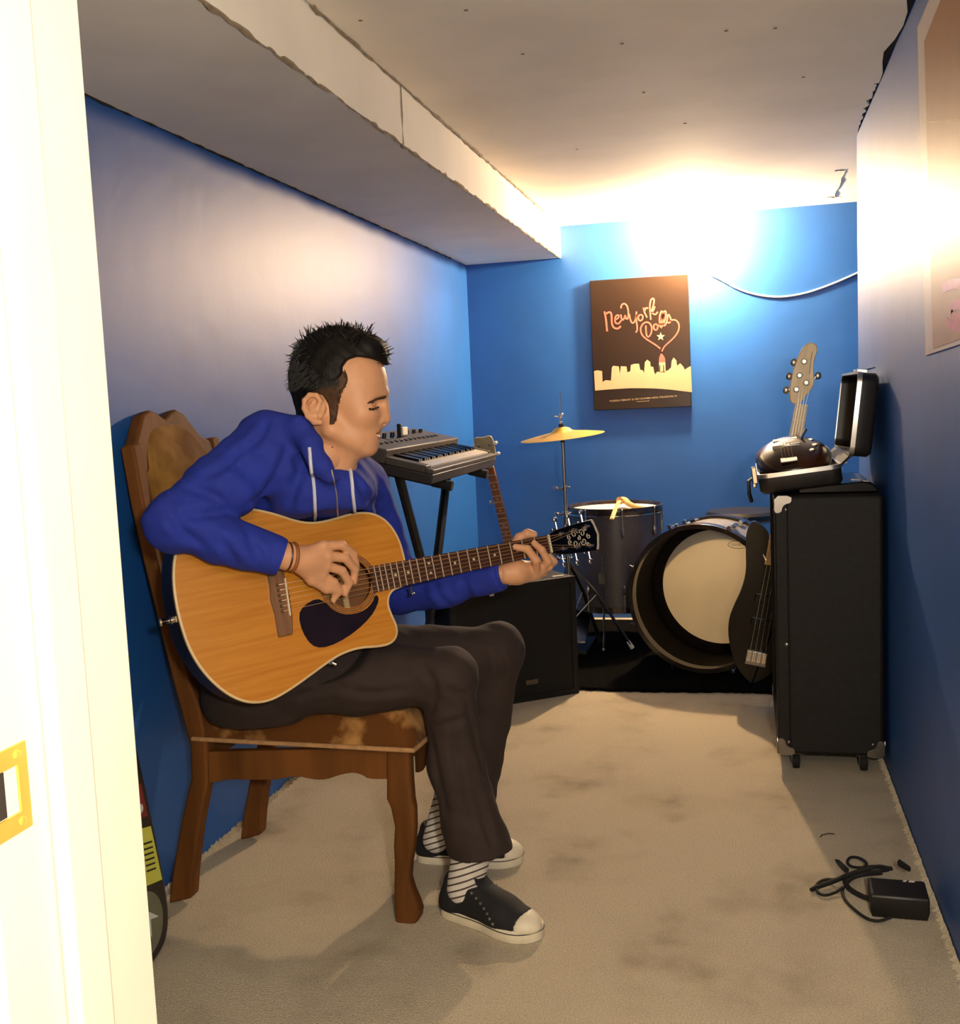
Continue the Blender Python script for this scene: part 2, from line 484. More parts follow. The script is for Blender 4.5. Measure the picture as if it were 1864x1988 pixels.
# ================================================================== CHAIR
M['oak'] = mat('brown_oak', lin(104, 64, 28), rough=.65, spec=.15, var=.3, vscale=14, stretch=(1, 1, .12), bump=.15, bscale=60, coat=0)
M['velvet'] = mat('worn_brown_velvet', lin(96, 58, 24), rough=.9, spec=.1, col2=lin(176, 130, 76), vscale=11, fac=(.5, .66), bump=.3, bscale=150, sheen=.08)
M['velvetpale'] = mat('tan_velvet_back', lin(104, 68, 24), rough=.9, spec=.1, col2=lin(166, 124, 64), vscale=7, fac=(.38, .66), bump=.3, bscale=150, sheen=.08)
M['welt'] = mat('pale_piping', lin(176, 134, 90), rough=.8, var=.15, vscale=60)
YN, YFAR = 2.205, 2.625            # near and far side of the chair
chair = thing('dining_chair', 'carved brown wooden dining chair with worn tan velvet seat and back', 'chair', (-1.06, 2.41, 0))
def xz(px, py, Y=YN): p = at_y(px, py, Y); return (p.x, p.z)
# rear leg running up into the back post (side silhouette extruded)
L_ = [(327, 1756), (333, 1700), (352, 1590), (370, 1510), (368, 1450), (350, 1380), (330, 1305), (302, 1190), (277, 1090), (252, 980), (232, 868)]
R_ = [(258, 862), (278, 975), (303, 1085), (328, 1185), (358, 1300), (385, 1370), (400, 1440), (402, 1520), (385, 1610), (374, 1700), (371, 1745)]
sil = [xz(*p) for p in L_ + R_]
sil = [(max(x, XL + .004), max(z, 0)) for x, z in sil]
def post(y0, y1):
    b = MB(); b.setT(Matrix(((1, 0, 0, 0), (0, 0, 1, 0), (0, 1, 0, 0), (0, 0, 0, 1))))
    b.prism(sil, y0, y1)
    o = b.build('rear_leg', M['oak'], chair, world=True, bevel=.006, seg=2); return o
post(YN, YN + .042); post(YFAR - .042, YFAR)
# cabriole front legs : rounded square sections
sec = [(345, 1527, 1665), (500, 1527, 1670), (640, 1527, 1680), (690, 1552, 1695), (800, 1576, 1698), (920, 1570, 1690), (1010, 1572, 1672), (1110, 1572, 1664), (1180, 1571, 1685), (1240, 1572, 1712), (1290, 1574, 1728), (1330, 1578, 1722), (1352, 1582, 1706)]
def front_leg(yc, mir=1):
    rings = []
    for k, (zy, xa, xb) in enumerate(sec):
        py = 1340 + zy / 3.006
        x0, z = xz(240 + xa / 3.006, py); x1, _ = xz(240 + xb / 3.006, py)
        if k == len(sec) - 1: z = 0.0
        wy = .043 if k < 3 else (.036 if k < 8 else .036 + .012 * (k - 7) / 5)
        off = -.004 * mir if 3 <= k <= 5 else 0
        cxm, hx, hy = (x0 + x1) / 2, (x1 - x0) / 2, wy / 2
        ring = []
        for j in range(16):
            a = 2 * math.pi * (j + .5) / 16; c, s_ = math.cos(a), math.sin(a)
            ring.append((cxm + hx * math.copysign(abs(c) ** .45, c), yc + off + hy * math.copysign(abs(s_) ** .45, s_), max(z, 0)))
        rings.append(ring)
    MB().loft(rings).build('front_leg', M['oak'], chair, world=True, angle=60)
front_leg(YN + .022); front_leg(YFAR - .022, -1)
# aprons with the scalloped lower edge
bot = [(488, 552), (600, 528), (690, 530), (850, 533), (920, 524), (1005, 506), (1050, 520), (1120, 532), (1180, 528), (1240, 506), (1300, 492), (1345, 490), (1390, 505), (1420, 527), (1530, 527)]
pb = smooth_open([xz(240 + x / 3.006, 1340 + y / 3.006) for x, y in bot], 1)
ptop = [xz(240 + 1530 / 3.006, 1340 + 345 / 3.006), xz(240 + 480 / 3.006, 1340 + 365 / 3.006)]
for y0, nm in ((YN + .008, 'side_apron'), (YFAR - .03, 'side_apron')):
    b = MB(); b.setT(Matrix(((1, 0, 0, 0), (0, 0, 1, 0), (0, 1, 0, 0), (0, 0, 0, 1)))); b.prism(pb + ptop, y0, y0 + .022)
    b.build(nm, M['oak'], chair, world=True, bevel=.002)
xf = xz(240 + 1650 / 3.006, 1440)[0]
fa = [(YN + .04, .405)] + [(YN + .04 + .34 * t, .335 - .02 * math.sin(t * math.pi * 2) ** 2 + .03 * (1 if .4 < t < .6 else 0)) for t in [i / 12 for i in range(13)]] + [(YFAR - .04, .405)]
b = MB(); b.setT(Matrix(((0, 0, 1, 0), (1, 0, 0, 0), (0, 1, 0, 0), (0, 0, 0, 1)))); b.prism(fa, xf - .025, xf - .003)
b.build('front_apron', M['oak'], chair, world=True, bevel=.002)
MB().bb((xf - .002, YN + .030, .335), (xf + .0015, YN + .050, .375)).build('paper_tag', M['white'], chair, world=True)
MB().bb((-1.27, YN + .03, .345), (-1.25, YFAR - .03, .405)).build('rear_apron', M['oak'], chair, world=True, bevel=.002)
# seat cushion
sx0, sx1, sy0, sy1, sz0 = -1.265, -.725, YN - .022, YFAR + .022, .413
nx, ny = 22, 18; top = []; rows = []
def seat_z(u, v):
    e = min(u, 1 - u, v, 1 - v); r = min(1, e / .055)
    base = .075 * math.sqrt(max(0, 1 - (1 - r) ** 2))
    sag = -.026 * math.exp(-((u - .42) / .22) ** 2 - ((v - .38) / .5) ** 2)
    return sz0 + .005 + base + sag * r
vs = []; fs = []
for i in range(nx + 1):
    for j in range(ny + 1):
        u, v = i / nx, j / ny
        wv = 1 - .10 * (1 - u)                       # narrower at the rear
        yy = (sy0 + sy1) / 2 + (v - .5) * (sy1 - sy0) * wv
        vs.append((sx0 + (sx1 - sx0) * u + .012 * math.sin(math.pi * v) * (1 if i == nx else 0), yy, seat_z(u, v)))
for i in range(nx):
    for j in range(ny):
        a = i * (ny + 1) + j; fs.append((a, a + ny + 1, a + ny + 2, a + 1))
bd = [i * (ny + 1) for i in range(nx + 1)] + [nx * (ny + 1) + j for j in range(1, ny + 1)] + [i * (ny + 1) + ny for i in range(nx - 1, -1, -1)] + [j for j in range(ny - 1, 0, -1)]
n0 = len(vs)
for k in bd: vs.append((vs[k][0], vs[k][1], sz0 - .006))
for k in range(len(bd)):
    k2 = (k + 1) % len(bd); fs.append((bd[k], bd[k2], n0 + k2, n0 + k))
fs.append(tuple(n0 + k for k in range(len(bd))))
seat = MB().add(vs, fs).build('seat', M['velvet'], chair, world=True, angle=70)
wp = [(vs[k][0], vs[k][1], sz0 + .001) for k in bd]
cxs, cys = (sx0 + sx1) / 2, (sy0 + sy1) / 2
wp = [(p[0] + (.004 if p[0] > cxs else -.004), p[1] + (.004 if p[1] > cys else -.004), p[2]) for p in wp]
MB().path(wp, .0055, 8, closed=True).build('piping', M['welt'], seat, world=True)
# back: crest rail, lower rail, upholstered panel. Local frame: u across (+Y), w up the slope, n forward
pb0, pt0 = Vector((-1.275, 0, .50)), Vector((-1.388, 0, 1.10))
up_ = (pt0 - pb0).normalized(); fwd_ = Vector((up_.z, 0, -up_.x))
BT = Matrix.Translation((pb0.x, 0, pb0.z)) @ frame((0, 1, 0), up_, fwd_).to_4x4()
def bz(z): return (z - pb0.z) / up_.z
crest = [(YN + .005, bz(1.03)), (YN + .005, bz(1.098)), (2.235, bz(1.112)), (2.262, bz(1.142)), (2.29, bz(1.172)), (2.325, bz(1.182)), (2.355, bz(1.174)), (2.385, bz(1.158)), (2.415, bz(1.174)), (2.445, bz(1.182)), (2.48, bz(1.17)), (2.51, bz(1.140)), (2.54, bz(1.112)), (2.575, bz(1.10)), (YFAR - .005, bz(1.098)), (YFAR - .005, bz(1.03)), (2.58, bz(1.035)), (2.50, bz(1.085)), (2.415, bz(1.115)), (2.33, bz(1.085)), (2.25, bz(1.035))]
b = MB(); b.setT(BT); b.prism(crest, -.022, .014); b.build('crest_rail', M['oak'], chair, world=True, bevel=.007, seg=3)
b = MB(); b.setT(BT); b.bb((YN + .03, bz(.52), -.018), (YFAR - .03, bz(.58), .008)); b.build('lower_rail', M['oak'], chair, world=True, bevel=.004)
# upholstery: outline grid with crown
ol = [(YN + .046, bz(.575)), (YN + .046, bz(.98)), (2.258, bz(1.08)), (2.30, bz(1.140)), (2.36, bz(1.146)), (2.41, bz(1.150)), (2.47, bz(1.146)), (2.52, bz(1.10)), (2.57, bz(1.06)), (YFAR - .046, bz(.98)), (YFAR - .046, bz(.575))]
cxo, cyo = (YN + YFAR) / 2, bz(.84)
big = smooth_closed(ol, 2); rings = []
for s_, h in ((1, -.012), (1, .004), (.985, .014), (.93, .022), (.84, .020), (.80, .030), (.6, .040), (.3, .045), (.05, .046)):
    rings.append([(cxo + (p[0] - cxo) * s_, cyo + (p[1] - cyo) * s_, h) for p in big])
b = MB(); b.setT(BT); b.loft(rings); b.build('back_cushion', M['velvetpale'], chair, world=True, angle=70)
# ================================================================== ACOUSTIC GUITAR
def wood_top():
    m = mat('amber_spruce', lin(180, 112, 28), rough=.25, col2=lin(198, 134, 44), vscale=4, stretch=(1.2, 26, 1), fac=(.3, .7), coat=.25, coatr=.15)
    return m
M['spruce'] = wood_top()
M['side'] = mat('dark_mahogany_side', lin(34, 15, 8), rough=.4, spec=.25, var=.3, vscale=10, stretch=(.3, .3, 8), coat=.15, coatr=.1)
M['rosewood'] = mat('rosewood', lin(62, 34, 20), rough=.4, var=.3, vscale=20, stretch=(.3, 6, 1))
M['rosewoodlight'] = mat('worn_rosewood_bridge', lin(120, 82, 52), rough=.35, var=.2, vscale=20, stretch=(6, .4, 1))
M['binding'] = mat('pale_binding', lin(204, 176, 130), rough=.4, var=.08)
M['inlay'] = mat('pearl_inlay', lin(196, 186, 164), rough=.25, var=.1, vscale=90)
M['pickguard'] = mat('dark_tortoise_pickguard', lin(28, 14, 16), rough=.12, var=.3, vscale=25, coat=.5)
M['string'] = mat('bronze_string', lin(178, 138, 92), rough=.4, metal=.4, var=.05)
M['fret'] = mat('nickel_fret', lin(222, 206, 182), rough=.4, metal=.35, var=.05)
M['nut'] = mat('bone_nut', lin(224, 212, 186), rough=.4, var=.05)
M['bracewood'] = mat('pale_brace_wood', lin(208, 172, 118), rough=.6, var=.15, vscale=12)
M['inside'] = mat('inside_mahogany', lin(124, 78, 40), rough=.7, var=.25, vscale=10, stretch=(.4, 6, 1))
M['label_paper'] = mat('cream_label', lin(222, 200, 132), rough=.7, var=.06)
G0 = at_d(556, 1159, 2.2); GN = at_d(1067, 1056, 2.2 * 1.14)
ga = (GN - G0).normalized(); _v = (G0 - Vector(CAM)).normalized(); gn = -(_v - ga * _v.dot(ga)).normalized(); gb = gn.cross(ga)
GF = frame(ga, gb, gn)                       # local x along the neck, y across (bass side up), z out of the top
gt = thing('acoustic_guitar', 'amber acoustic cutaway guitar with dark pickguard held by the man', 'guitar', G0, GF)
def gl(px, py):                              # a point on the soundboard plane in guitar coordinates
    q = GF.transposed() @ (at_plane(px, py, G0, gn) - G0); return (q.x, q.y)
outline = [(-.205, .129), (-.217, .085), (-.221, .040), (-.220, -.007), (-.213, -.062), (-.195, -.111), (-.169, -.152), (-.140, -.181), (-.108, -.198), (-.070, -.202), (-.029, -.191), (.017, -.173), (.062, -.154), (.097, -.142), (.139, -.138), (.185, -.146), (.214, -.145), (.232, -.130), (.235, -.107), (.227, -.079), (.224, -.055), (.236, -.034), (.262, -.029), (.283, -.026), (.284, .034), (.280, .078), (.263, .117), (.237, .140), (.208, .149), (.174, .150), (.137, .145), (.096, .143), (.060, .152), (.015, .176), (-.034, .195), (-.075, .202), (-.115, .198), (-.155, .183), (-.185, .158)]
gout = smooth_closed(outline, 2)
def depth(x): return -.098 - .022 * max(0, min(1, (.28 - x) / .5))
def inset(pl, d):
    n = len(pl); q = []
    for i in range(n):
        a, c = Vector(pl[i - 1]), Vector(pl[(i + 1) % n]); t = (c - a).normalized(); nn = Vector((-t.y, t.x))
        q.append((pl[i][0] + nn.x * d, pl[i][1] + nn.y * d))
    return q
sgn = sum(gout[i][0] * gout[(i + 1) % len(gout)][1] - gout[(i + 1) % len(gout)][0] * gout[i][1] for i in range(len(gout)))
def ins(d): return inset(gout, d if sgn > 0 else -d)
ZT = -.010                                   # soundboard surface
HC, HR = (.142, .003), .053
# top with a real sound hole: bridge between outline and hole ring by triangulation
def plate_with_hole(outer, hole, z):
    bm = bmesh.new()
    ov = [bm.verts.new((p[0], p[1], z)) for p in outer]; hv = [bm.verts.new((p[0], p[1], z)) for p in hole]
    es = [bm.edges.new((ov[i], ov[(i + 1) % len(ov)])) for i in range(len(ov))] + [bm.edges.new((hv[i], hv[(i + 1) % len(hv)])) for i in range(len(hv))]
    bmesh.ops.triangle_fill(bm, edges=es, use_beauty=True)
    vs = [tuple(v.co) for v in bm.verts]; bm.verts.index_update()
    fs = [tuple(v.index for v in f.verts) for f in bm.faces]; bm.free(); return vs, fs
hole = arc(HC[0], HC[1], HR, 0, 360, 40)[:-1]
topo = ins(.004)
b = MB(); v_, f_ = plate_with_hole(topo, hole, ZT); b.add(v_, f_); v2, f2 = plate_with_hole(topo, hole, ZT - .003); b.add(v2, f2)
n = len(hole)
b.add([(p[0], p[1], ZT) for p in hole] + [(p[0], p[1], ZT - .003) for p in hole], [(i, (i + 1) % n, (i + 1) % n + n, i + n) for i in range(n)])
b.build('soundboard', M['spruce'], gt, smooth=False)
rim = MB(); n = len(gout)
o1, o2 = gout, ins(.0055)
rim.add([(p[0], p[1], ZT - .004) for p in o1] + [(p[0], p[1], ZT) for p in ins(.001)] + [(p[0], p[1], ZT + .0006) for p in ins(.002)] + [(p[0], p[1], ZT + .0004) for p in o2],
        [(k * n + i, k * n + (i + 1) % n, (k + 1) * n + (i + 1) % n, (k + 1) * n + i) for k in range(3) for i in range(n)])
rim.build('binding', M['binding'], gt)
sd = MB()
sd.add([(p[0], p[1], ZT - .004) for p in gout] + [(p[0], p[1], depth(p[0])) for p in gout] + [(p[0], p[1], depth(p[0]) - .004) for p in ins(.006)],
       [(k * n + i, k * n + (i + 1) % n, (k + 1) * n + (i + 1) % n, (k + 1) * n + i) for k in range(2) for i in range(n)] + [tuple(2 * n + i for i in range(n))])
sd.build('body_shell', M['side'], gt)
ib = MB(); ib.prism(ins(.02), -.092, -.090); ib.build('inside_back', M['inside'], gt, smooth=False)
bx = MB(); bx.box((HC[0] + .012, HC[1] - .003, -.080), (.014, .21, .016)); bx.build('brace', M['bracewood'], gt, bevel=.003)
lb = MB(); lb.prism(smooth_closed([(HC[0] - .045, .03), (HC[0] - .075, -.005), (HC[0] - .05, -.04), (HC[0] - .015, -.05), (HC[0] - .003, -.02), (HC[0] - .01, .02)], 2), -.0895, -.0885)
lb.build('paper_label', M['label_paper'], gt)
# rosette rings
for r0, r1, m_ in ((.0545, .0560, 'rosewood'), (.0575, .0615, 'inlay'), (.063, .0645, 'rosewood')):
    r = MB(); r.setT(Matrix.Translation((HC[0], HC[1], ZT))); r.lathe([(r0, 0), (r0, .0006), (r1, .0006), (r1, 0)], 48, True)
    r.build('rosette_ring', M[m_] if m_ != 'inlay' else M['rosewoodlight'], gt)
# pickguard
pg = [(.020, -.042), (.036, -.024), (.066, -.015), (.083, -.026), (.096, -.046), (.118, -.060), (.142, -.064), (.168, -.060), (.187, -.048), (.197, -.032), (.204, -.040), (.197, -.056), (.176, -.078), (.136, -.101), (.092, -.116), (.056, -.119), (.035, -.108), (.022, -.077)]
MB().prism(smooth_closed(pg, 1), ZT + .0003, ZT + .0022).build('pickguard', M['pickguard'], gt, bevel=.0006)
# bridge, saddle, pins
br = [(-.031, .078), (-.029, .03), (-.033, .0), (-.030, -.03), (-.031, -.078), (.000, -.078), (.006, -.045), (.009, 0), (.006, .045), (.000, .078)]
bo = MB().prism(br, ZT, ZT + .009).build('bridge', M['rosewoodlight'], gt, bevel=.003, seg=2)
MB().box((.002, 0, ZT + .011), (.0032, .078, .006), Matrix.Rotation(-.05, 3, 'Z')).build('saddle', M['nut'], bo, bevel=.0008)
STR = [(-.0275 + .011 * i) for i in range(6)]
for y in STR:
    p = MB(); p.setT(Matrix.Translation((-.014, y, ZT + .008))); p.lathe([(.0025, 0), (.003, .002), (.0025, .005), (0, .006)], 10); p.build('bridge_pin', M['black'], bo)
    p = MB(); p.ball((-.014, y, ZT + .0142), .0009, 6, 4); p.build('pin_dot', M['inlay'], bo)
# neck, fretboard, frets
SC = .648; XE, XN = .194, SC
def nw(x): return .0285 + (.0212 - .0285) * (x - XE) / (XN - XE)
ZF = -.004
fb = MB(); fb.add([(XE, -nw(XE), ZT), (XN, -nw(XN), ZT), (XN, nw(XN), ZT), (XE, nw(XE), ZT), (XE, -nw(XE), ZF), (XN, -nw(XN), ZF), (XN, nw(XN), ZF), (XE, nw(XE), ZF)],
                  [(3, 2, 1, 0), (4, 5, 6, 7), (0, 1, 5, 4), (1, 2, 6, 5), (2, 3, 7, 6), (3, 0, 4, 7)])
fbo = fb.build('fretboard', M['rosewood'], gt, smooth=False)
k = 1
while True:
    x = SC * (1 - 2 ** (-k / 12))
    x = SC - SC * 2 ** (-k / 12)
    xx = SC - x                              # distance from saddle
    if xx < XE + .004 or k > 20: break
    f_ = MB(); f_.path([(xx, -nw(xx) + .0003, ZF), (xx, 0, ZF + .0004), (xx, nw(xx) - .0003, ZF)], .0013, 6); f_.build('fret', M['fret'], fbo)
    k += 1
def fx(k): return SC * 2 ** (-k / 12)
for kk in (3, 5, 7, 9, 12, 15, 17):
    xm = (fx(kk) + fx(kk - 1)) / 2
    for yy in ((0,) if kk != 12 else (-.011, .011)):
        d = MB(); d.setT(Matrix.Translation((xm, yy, ZF))); d.lathe([(0, .0004), (.0032, .0004), (.0032, 0)], 12); d.build('inlay_dot', M['inlay'], fbo)
nk = []
for i in range(9):
    x = .262 + (XN + .004 - .262) * i / 8; w = nw(x); dpt = .021 + .003 * (1 - i / 8) + (.03 if i == 0 else 0)
    nk.append([(x, w * math.cos(a), ZT + .0002 - dpt * max(0, math.sin(a))) for a in [math.pi * j / 12 for j in range(13)]])
MB().loft(nk).build('neck', M['side'], gt)
MB().box((SC + .002, 0, ZF + .001), (.0045, 2 * nw(SC), .008)).build('nut', M['nut'], gt, bevel=.0008)
# headstock (angled back) with scroll ornament, tuners
HT = Matrix.Translation((SC + .004, 0, ZF - .002)) @ Matrix.Rotation(math.radians(12), 4, 'Y')
hs = [(0, -.0215), (.030, -.030), (.10, -.036), (.158, -.0385), (.163, -.030), (.172, 0), (.163, .030), (.158, .0385), (.10, .036), (.030, .030), (0, .0215)]
b = MB(); b.setT(HT); b.prism(hs, -.016, 0); hso = b.build('headstock', M['blackgloss'], gt, bevel=.002)
b = MB(); b.setT(HT)
b.prism([(.150, -.035), (.157, -.037), (.161, -.028), (.169, 0), (.161, .028), (.157, .037), (.150, .035), (.155, .026), (.1625, 0), (.155, -.026)], .0001, .0008); b.build('logo_band', M['inlay'], hso)
def spiral(cx, cy, r, t0, turns, s=1):
    return [(cx + r * (1 - .8 * i / 18) * math.cos(t0 + s * turns * 2 * math.pi * i / 18), cy + r * (1 - .8 * i / 18) * math.sin(t0 + s * turns * 2 * math.pi * i / 18), .0004) for i in range(19)]
b = MB(); b.setT(HT)
for cx_, cy_, r_, t_, s_ in ((.085, .012, .011, 0, 1), (.085, -.012, .011, 0, -1), (.112, .010, .010, 3, -1), (.112, -.010, .010, 3, 1), (.066, .006, .007, 1, 1), (.066, -.006, .007, -1, -1), (.132, 0, .007, 2, 1), (.098, 0, .006, 1.5, -1), (.125, .018, .006, 0, 1), (.125, -.018, .006, 0, -1)):
    b.path(spiral(cx_, cy_, r_, t_, 1.2, s_), .0012, 5)
b.build('scroll_inlay', M['inlay'], hso)
posts = []
for side in (1, -1):
    for i in range(3):
        x = .040 + .045 * i; y = side * (.0175 + .003 * i)
        b = MB(); b.setT(HT @ Matrix.Translation((x, y, 0)))
        b.lathe([(.006, 0), (.006, .001), (.0035, .002), (.003, .012), (.0028, .013), (0, .013)], 12)
        tm = b.build('tuner', M['chrome'], gt)
        b = MB(); b.setT(HT)
        yo = side * (.030 + .003 * i)
        b.tube((x, yo, -.008), (x, yo + side * .020, -.008), .0022, .0022, 8)
        b.ball((x, yo + side * .024, -.008), (.0075, .0065, .0045), 12, 8)
        b.box((x, yo - side * .003, -.019), (.016, .014, .006))
        b.build('button', M['chrome'], tm)
        posts.append(HT @ Vector((x, y, .006)))
order = {0: posts[3], 1: posts[4], 2: posts[5], 3: posts[2], 4: posts[1], 5: posts[0]}
for i, y in enumerate(STR):
    yn = -.0175 + .007 * i; r = (.0004, .0005, .0006, .0007, .0008, .0009)[i]
    MB().path([(-.013, y, ZT + .010), (.002, y, ZT + .0145), (SC + .002, yn, ZF + .0054), tuple(order[i])], r, 5).build('string', M['string'], gt)
# end pin, jack plate, strap lug
b = MB(); b.setT(Matrix.Translation((-.221, .0, -.062)) @ Matrix.Rotation(-math.pi / 2, 4, 'Y')); b.lathe([(.009, 0), (.009, .004), (.006, .006), (.006, .018), (.009, .022), (.008, .026), (0, .027)], 16)
b.build('end_pin', M['chrome'], gt)
MB().box((-.2215, .0, -.062), (.002, .012, .085)).build('end_strip', M['binding'], gt, bevel=.0005)
q = gl(652, 1285)
b = MB(); b.box((q[0], q[1] + .004, -.03), (.018, .010, .012), Matrix.Rotation(.6, 3, 'Z')); b.tube((q[0], q[1], -.03), (q[0] + .01, q[1] - .008, -.026), .004, .004, 8)
b.build('output_jack', M['chrome'], gt, bevel=.001)
q = gl(812, 1135)
b = MB(); b.tube((q[0], -.031, -.04), (q[0], -.046, -.04), .003, .003, 8); b.ball((q[0], -.048, -.04), (.006, .003, .006), 10, 6)
b.build('strap_button', M['chrome'], gt)
# ================================================================== BASS CABINET
AX0, AX1, AY0, AY1, AZ0, AZ1 = .078, .386, 3.30, 3.93, .058, .850
amp = thing('speaker_cabinet', 'tall black bass cabinet on casters against the right wall', 'speaker', ((AX0 + AX1) / 2, (AY0 + AY1) / 2, 0))
b = MB()
b.bb((AX0 + .03, AY0, AZ0), (AX1, AY1, AZ1))
b.build('cabinet', M['tolex'], amp, world=True, bevel=.012, seg=3)
b = MB()                                        # frame lip around the grille on the left face
for y0, y1, z0, z1 in ((AY0, AY1, AZ0, AZ0 + .03), (AY0, AY1, AZ1 - .03, AZ1), (AY0, AY0 + .03, AZ0, AZ1), (AY1 - .03, AY1, AZ0, AZ1)):
    b.bb((AX0, y0, z0), (AX0 + .04, y1, z1))
b.build('front_frame', M['tolex'], amp, world=True, bevel=.006)
MB().bb((AX0 + .012, AY0 + .03, AZ0 + .03), (AX0 + .03, AY1 - .03, AZ1 - .03)).build('grille', M['grill'], amp, world=True, smooth=False)
def corner(x, y, z, sx, sy, sz):
    b = MB(); t = .0022
    pf = smooth_closed([(0, 0), (.052, 0), (.052, .022), (.034, .026), (.026, .034), (.022, .052), (0, .052)], 1)
    b.setT(Matrix(((sx, 0, 0, x - sx * t), (0, 0, sy, y - sy * t), (0, sz, 0, z - sz * t), (0, 0, 0, 1)))); b.prism(pf, 0, t + .0006)
    b.setT(Matrix(((0, 0, sx, x - sx * t), (sy, 0, 0, y - sy * t), (0, sz, 0, z - sz * t), (0, 0, 0, 1)))); b.prism(pf, 0, t + .0006)
    b.setT(Matrix.Translation((x + sx * .033, y - sy * .003, z + sz * .040))); b.ball((0, 0, 0), (.005, .002, .005), 8, 6)
    b.build('metal_corner', M['steel'], amp, world=True, bevel=.0006)
for y, sy in ((AY0, 1), (AY1, -1)):
    for x, sx in ((AX0, 1), (AX1, -1)):
        for z, sz in ((AZ0, 1), (AZ1, -1)):
            if not (sz == -1 and sx == -1): corner(x, y, z, sx, sy, sz)
for x in (AX0 + .055, AX1 - .055):
    for y in (AY0 + .05, AY1 - .05):
        b = MB(); b.box((x, y, AZ0 - .004), (.05, .05, .006)); b.box((x - .012, y, .038), (.003, .022, .036)); b.box((x + .012, y, .038), (.003, .022, .036))
        ca = b.build('caster', M['steel'], amp, world=True, bevel=.001)
        b = MB(); b.setT(Matrix.Translation((x - .01, y, .026)) @ Matrix.Rotation(math.pi / 2, 4, 'Y')); b.lathe([(.005, 0), (.024, 0), (.026, .004), (.026, .016), (.024, .02), (.005, .02)], 20)
        b.build('wheel', M['rubber'], ca, world=True)
b = MB(); b.setT(Matrix.Translation((AX0 + .03, AY0 - .001, .40)) @ Matrix.Rotation(math.pi / 2, 4, 'X')); b.lathe([(.005, 0), (.005, .002), (0, .003)], 10)
b.build('screw', M['steel'], amp, world=True)

# ================================================================== LOW BLACK BOX AND OPEN CASE ON THE CABINET
M['casehide'] = mat('black_hardshell', lin(34, 30, 29), rough=.4, var=.15, vscale=40, bump=.3, bscale=300, bdist=.0006)
M['plush'] = mat('black_plush', lin(20, 18, 18), rough=.9, sheen=.4)
pdl = thing('pedal_case', 'low black box with chrome latch wedged under the open case', 'box', (.27, 3.52, AZ1))
pp = [(.150, AZ1 + .001), (.380, AZ1 + .001), (.378, AZ1 + .012), (.362, AZ1 + .028), (.335, AZ1 + .034), (.150, AZ1 + .018)]
b = MB(); b.setT(Matrix(((1, 0, 0, 0), (0, 0, 1, 0), (0, 1, 0, 0), (0, 0, 0, 1)))); b.prism(pp, 3.36, 3.74); b.build('body', M['blackgloss'], pdl, world=True, bevel=.004)
b = MB(); b.box((.315, 3.375, AZ1 + .039), (.030, .02, .006)); b.box((.345, 3.375, AZ1 + .034), (.022, .016, .005)); b.build('latch', M['chrome'], pdl, world=True, bevel=.001)

CY0, CY1 = 3.33, 3.90
c00, c10 = at_y(1477, 962, CY0), at_y(1639, 940, CY0)
c00.z = max(c00.z, AZ1 + .002)
cu = (c10 - c00); CW = cu.length; cu.normalize(); cw = Vector((-cu.z, 0, cu.x)); cw = cw if cw.z > 0 else -cw
CT = Matrix.Translation(c00) @ frame(cu, (0, 1, 0), cw).to_4x4()       # x across, y depth, z up
case = thing('instrument_case', 'open black hardshell case with silver rim on the bass cabinet', 'case', c00, frame(cu, (0, 1, 0), cw))
CH, CLn = .058, CY1 - CY0
def rrect(x0, x1, y0, y1, r, n=5):
    return arc(x1 - r, y1 - r, r, 0, 90, n) + arc(x0 + r, y1 - r, r, 90, 180, n) + arc(x0 + r, y0 + r, r, 180, 270, n) + arc(x1 - r, y0 + r, r, 270, 360, n)
def tray(T, w, l, h, nm, par):
    o_, i_, lo = rrect(0, w, 0, l, .03), rrect(.006, w - .006, .006, l - .006, .026), rrect(.008, w - .008, .008, l - .008, .03)
    n = len(o_); b = MB(); b.setT(T)
    rings = [[(p[0], p[1], 0) for p in lo], [(p[0], p[1], .010) for p in o_], [(p[0], p[1], h) for p in o_], [(p[0], p[1], h) for p in i_], [(p[0], p[1], .012) for p in i_]]
    b.loft(rings, caps=True); return b.build(nm, M['casehide'], par, angle=50)
def rimband(T, w, l, h, nm, par):
    o_, i_ = rrect(-.002, w + .002, -.002, l + .002, .031), rrect(.005, w - .005, .005, l - .005, .026)
    b = MB(); b.setT(T); b.loft([[(p[0], p[1], h - .010) for p in o_], [(p[0], p[1], h + .003) for p in o_], [(p[0], p[1], h + .003) for p in i_], [(p[0], p[1], h - .004) for p in i_]], caps=False)
    return b.build(nm, M['alu'], par, angle=40)
I4 = Matrix.Identity(4)
lower = tray(I4, CW, CLn, CH, 'lower_shell', case); rimband(I4, CW, CLn, CH, 'rim', lower)
MB().prism(rrect(.006, CW - .006, .006, CLn - .006, .026), .012, .034).build('lining', M['plush'], lower, bevel=.004)
# lid, hinged at the right edge and standing up (own frame: x up, y depth, z to the right)
LTw = at_y(1651, 886, CY0); lup = (at_y(1669, 722, CY0) - LTw); LW = lup.length; lup.normalize(); lout = Vector((lup.z, 0, -lup.x))
LM = Matrix.Translation(LTw) @ frame(lup, (0, 1, 0), lup.cross(Vector((0, 1, 0)))).to_4x4()
LM = CT.inverted() @ LM
LD = .058
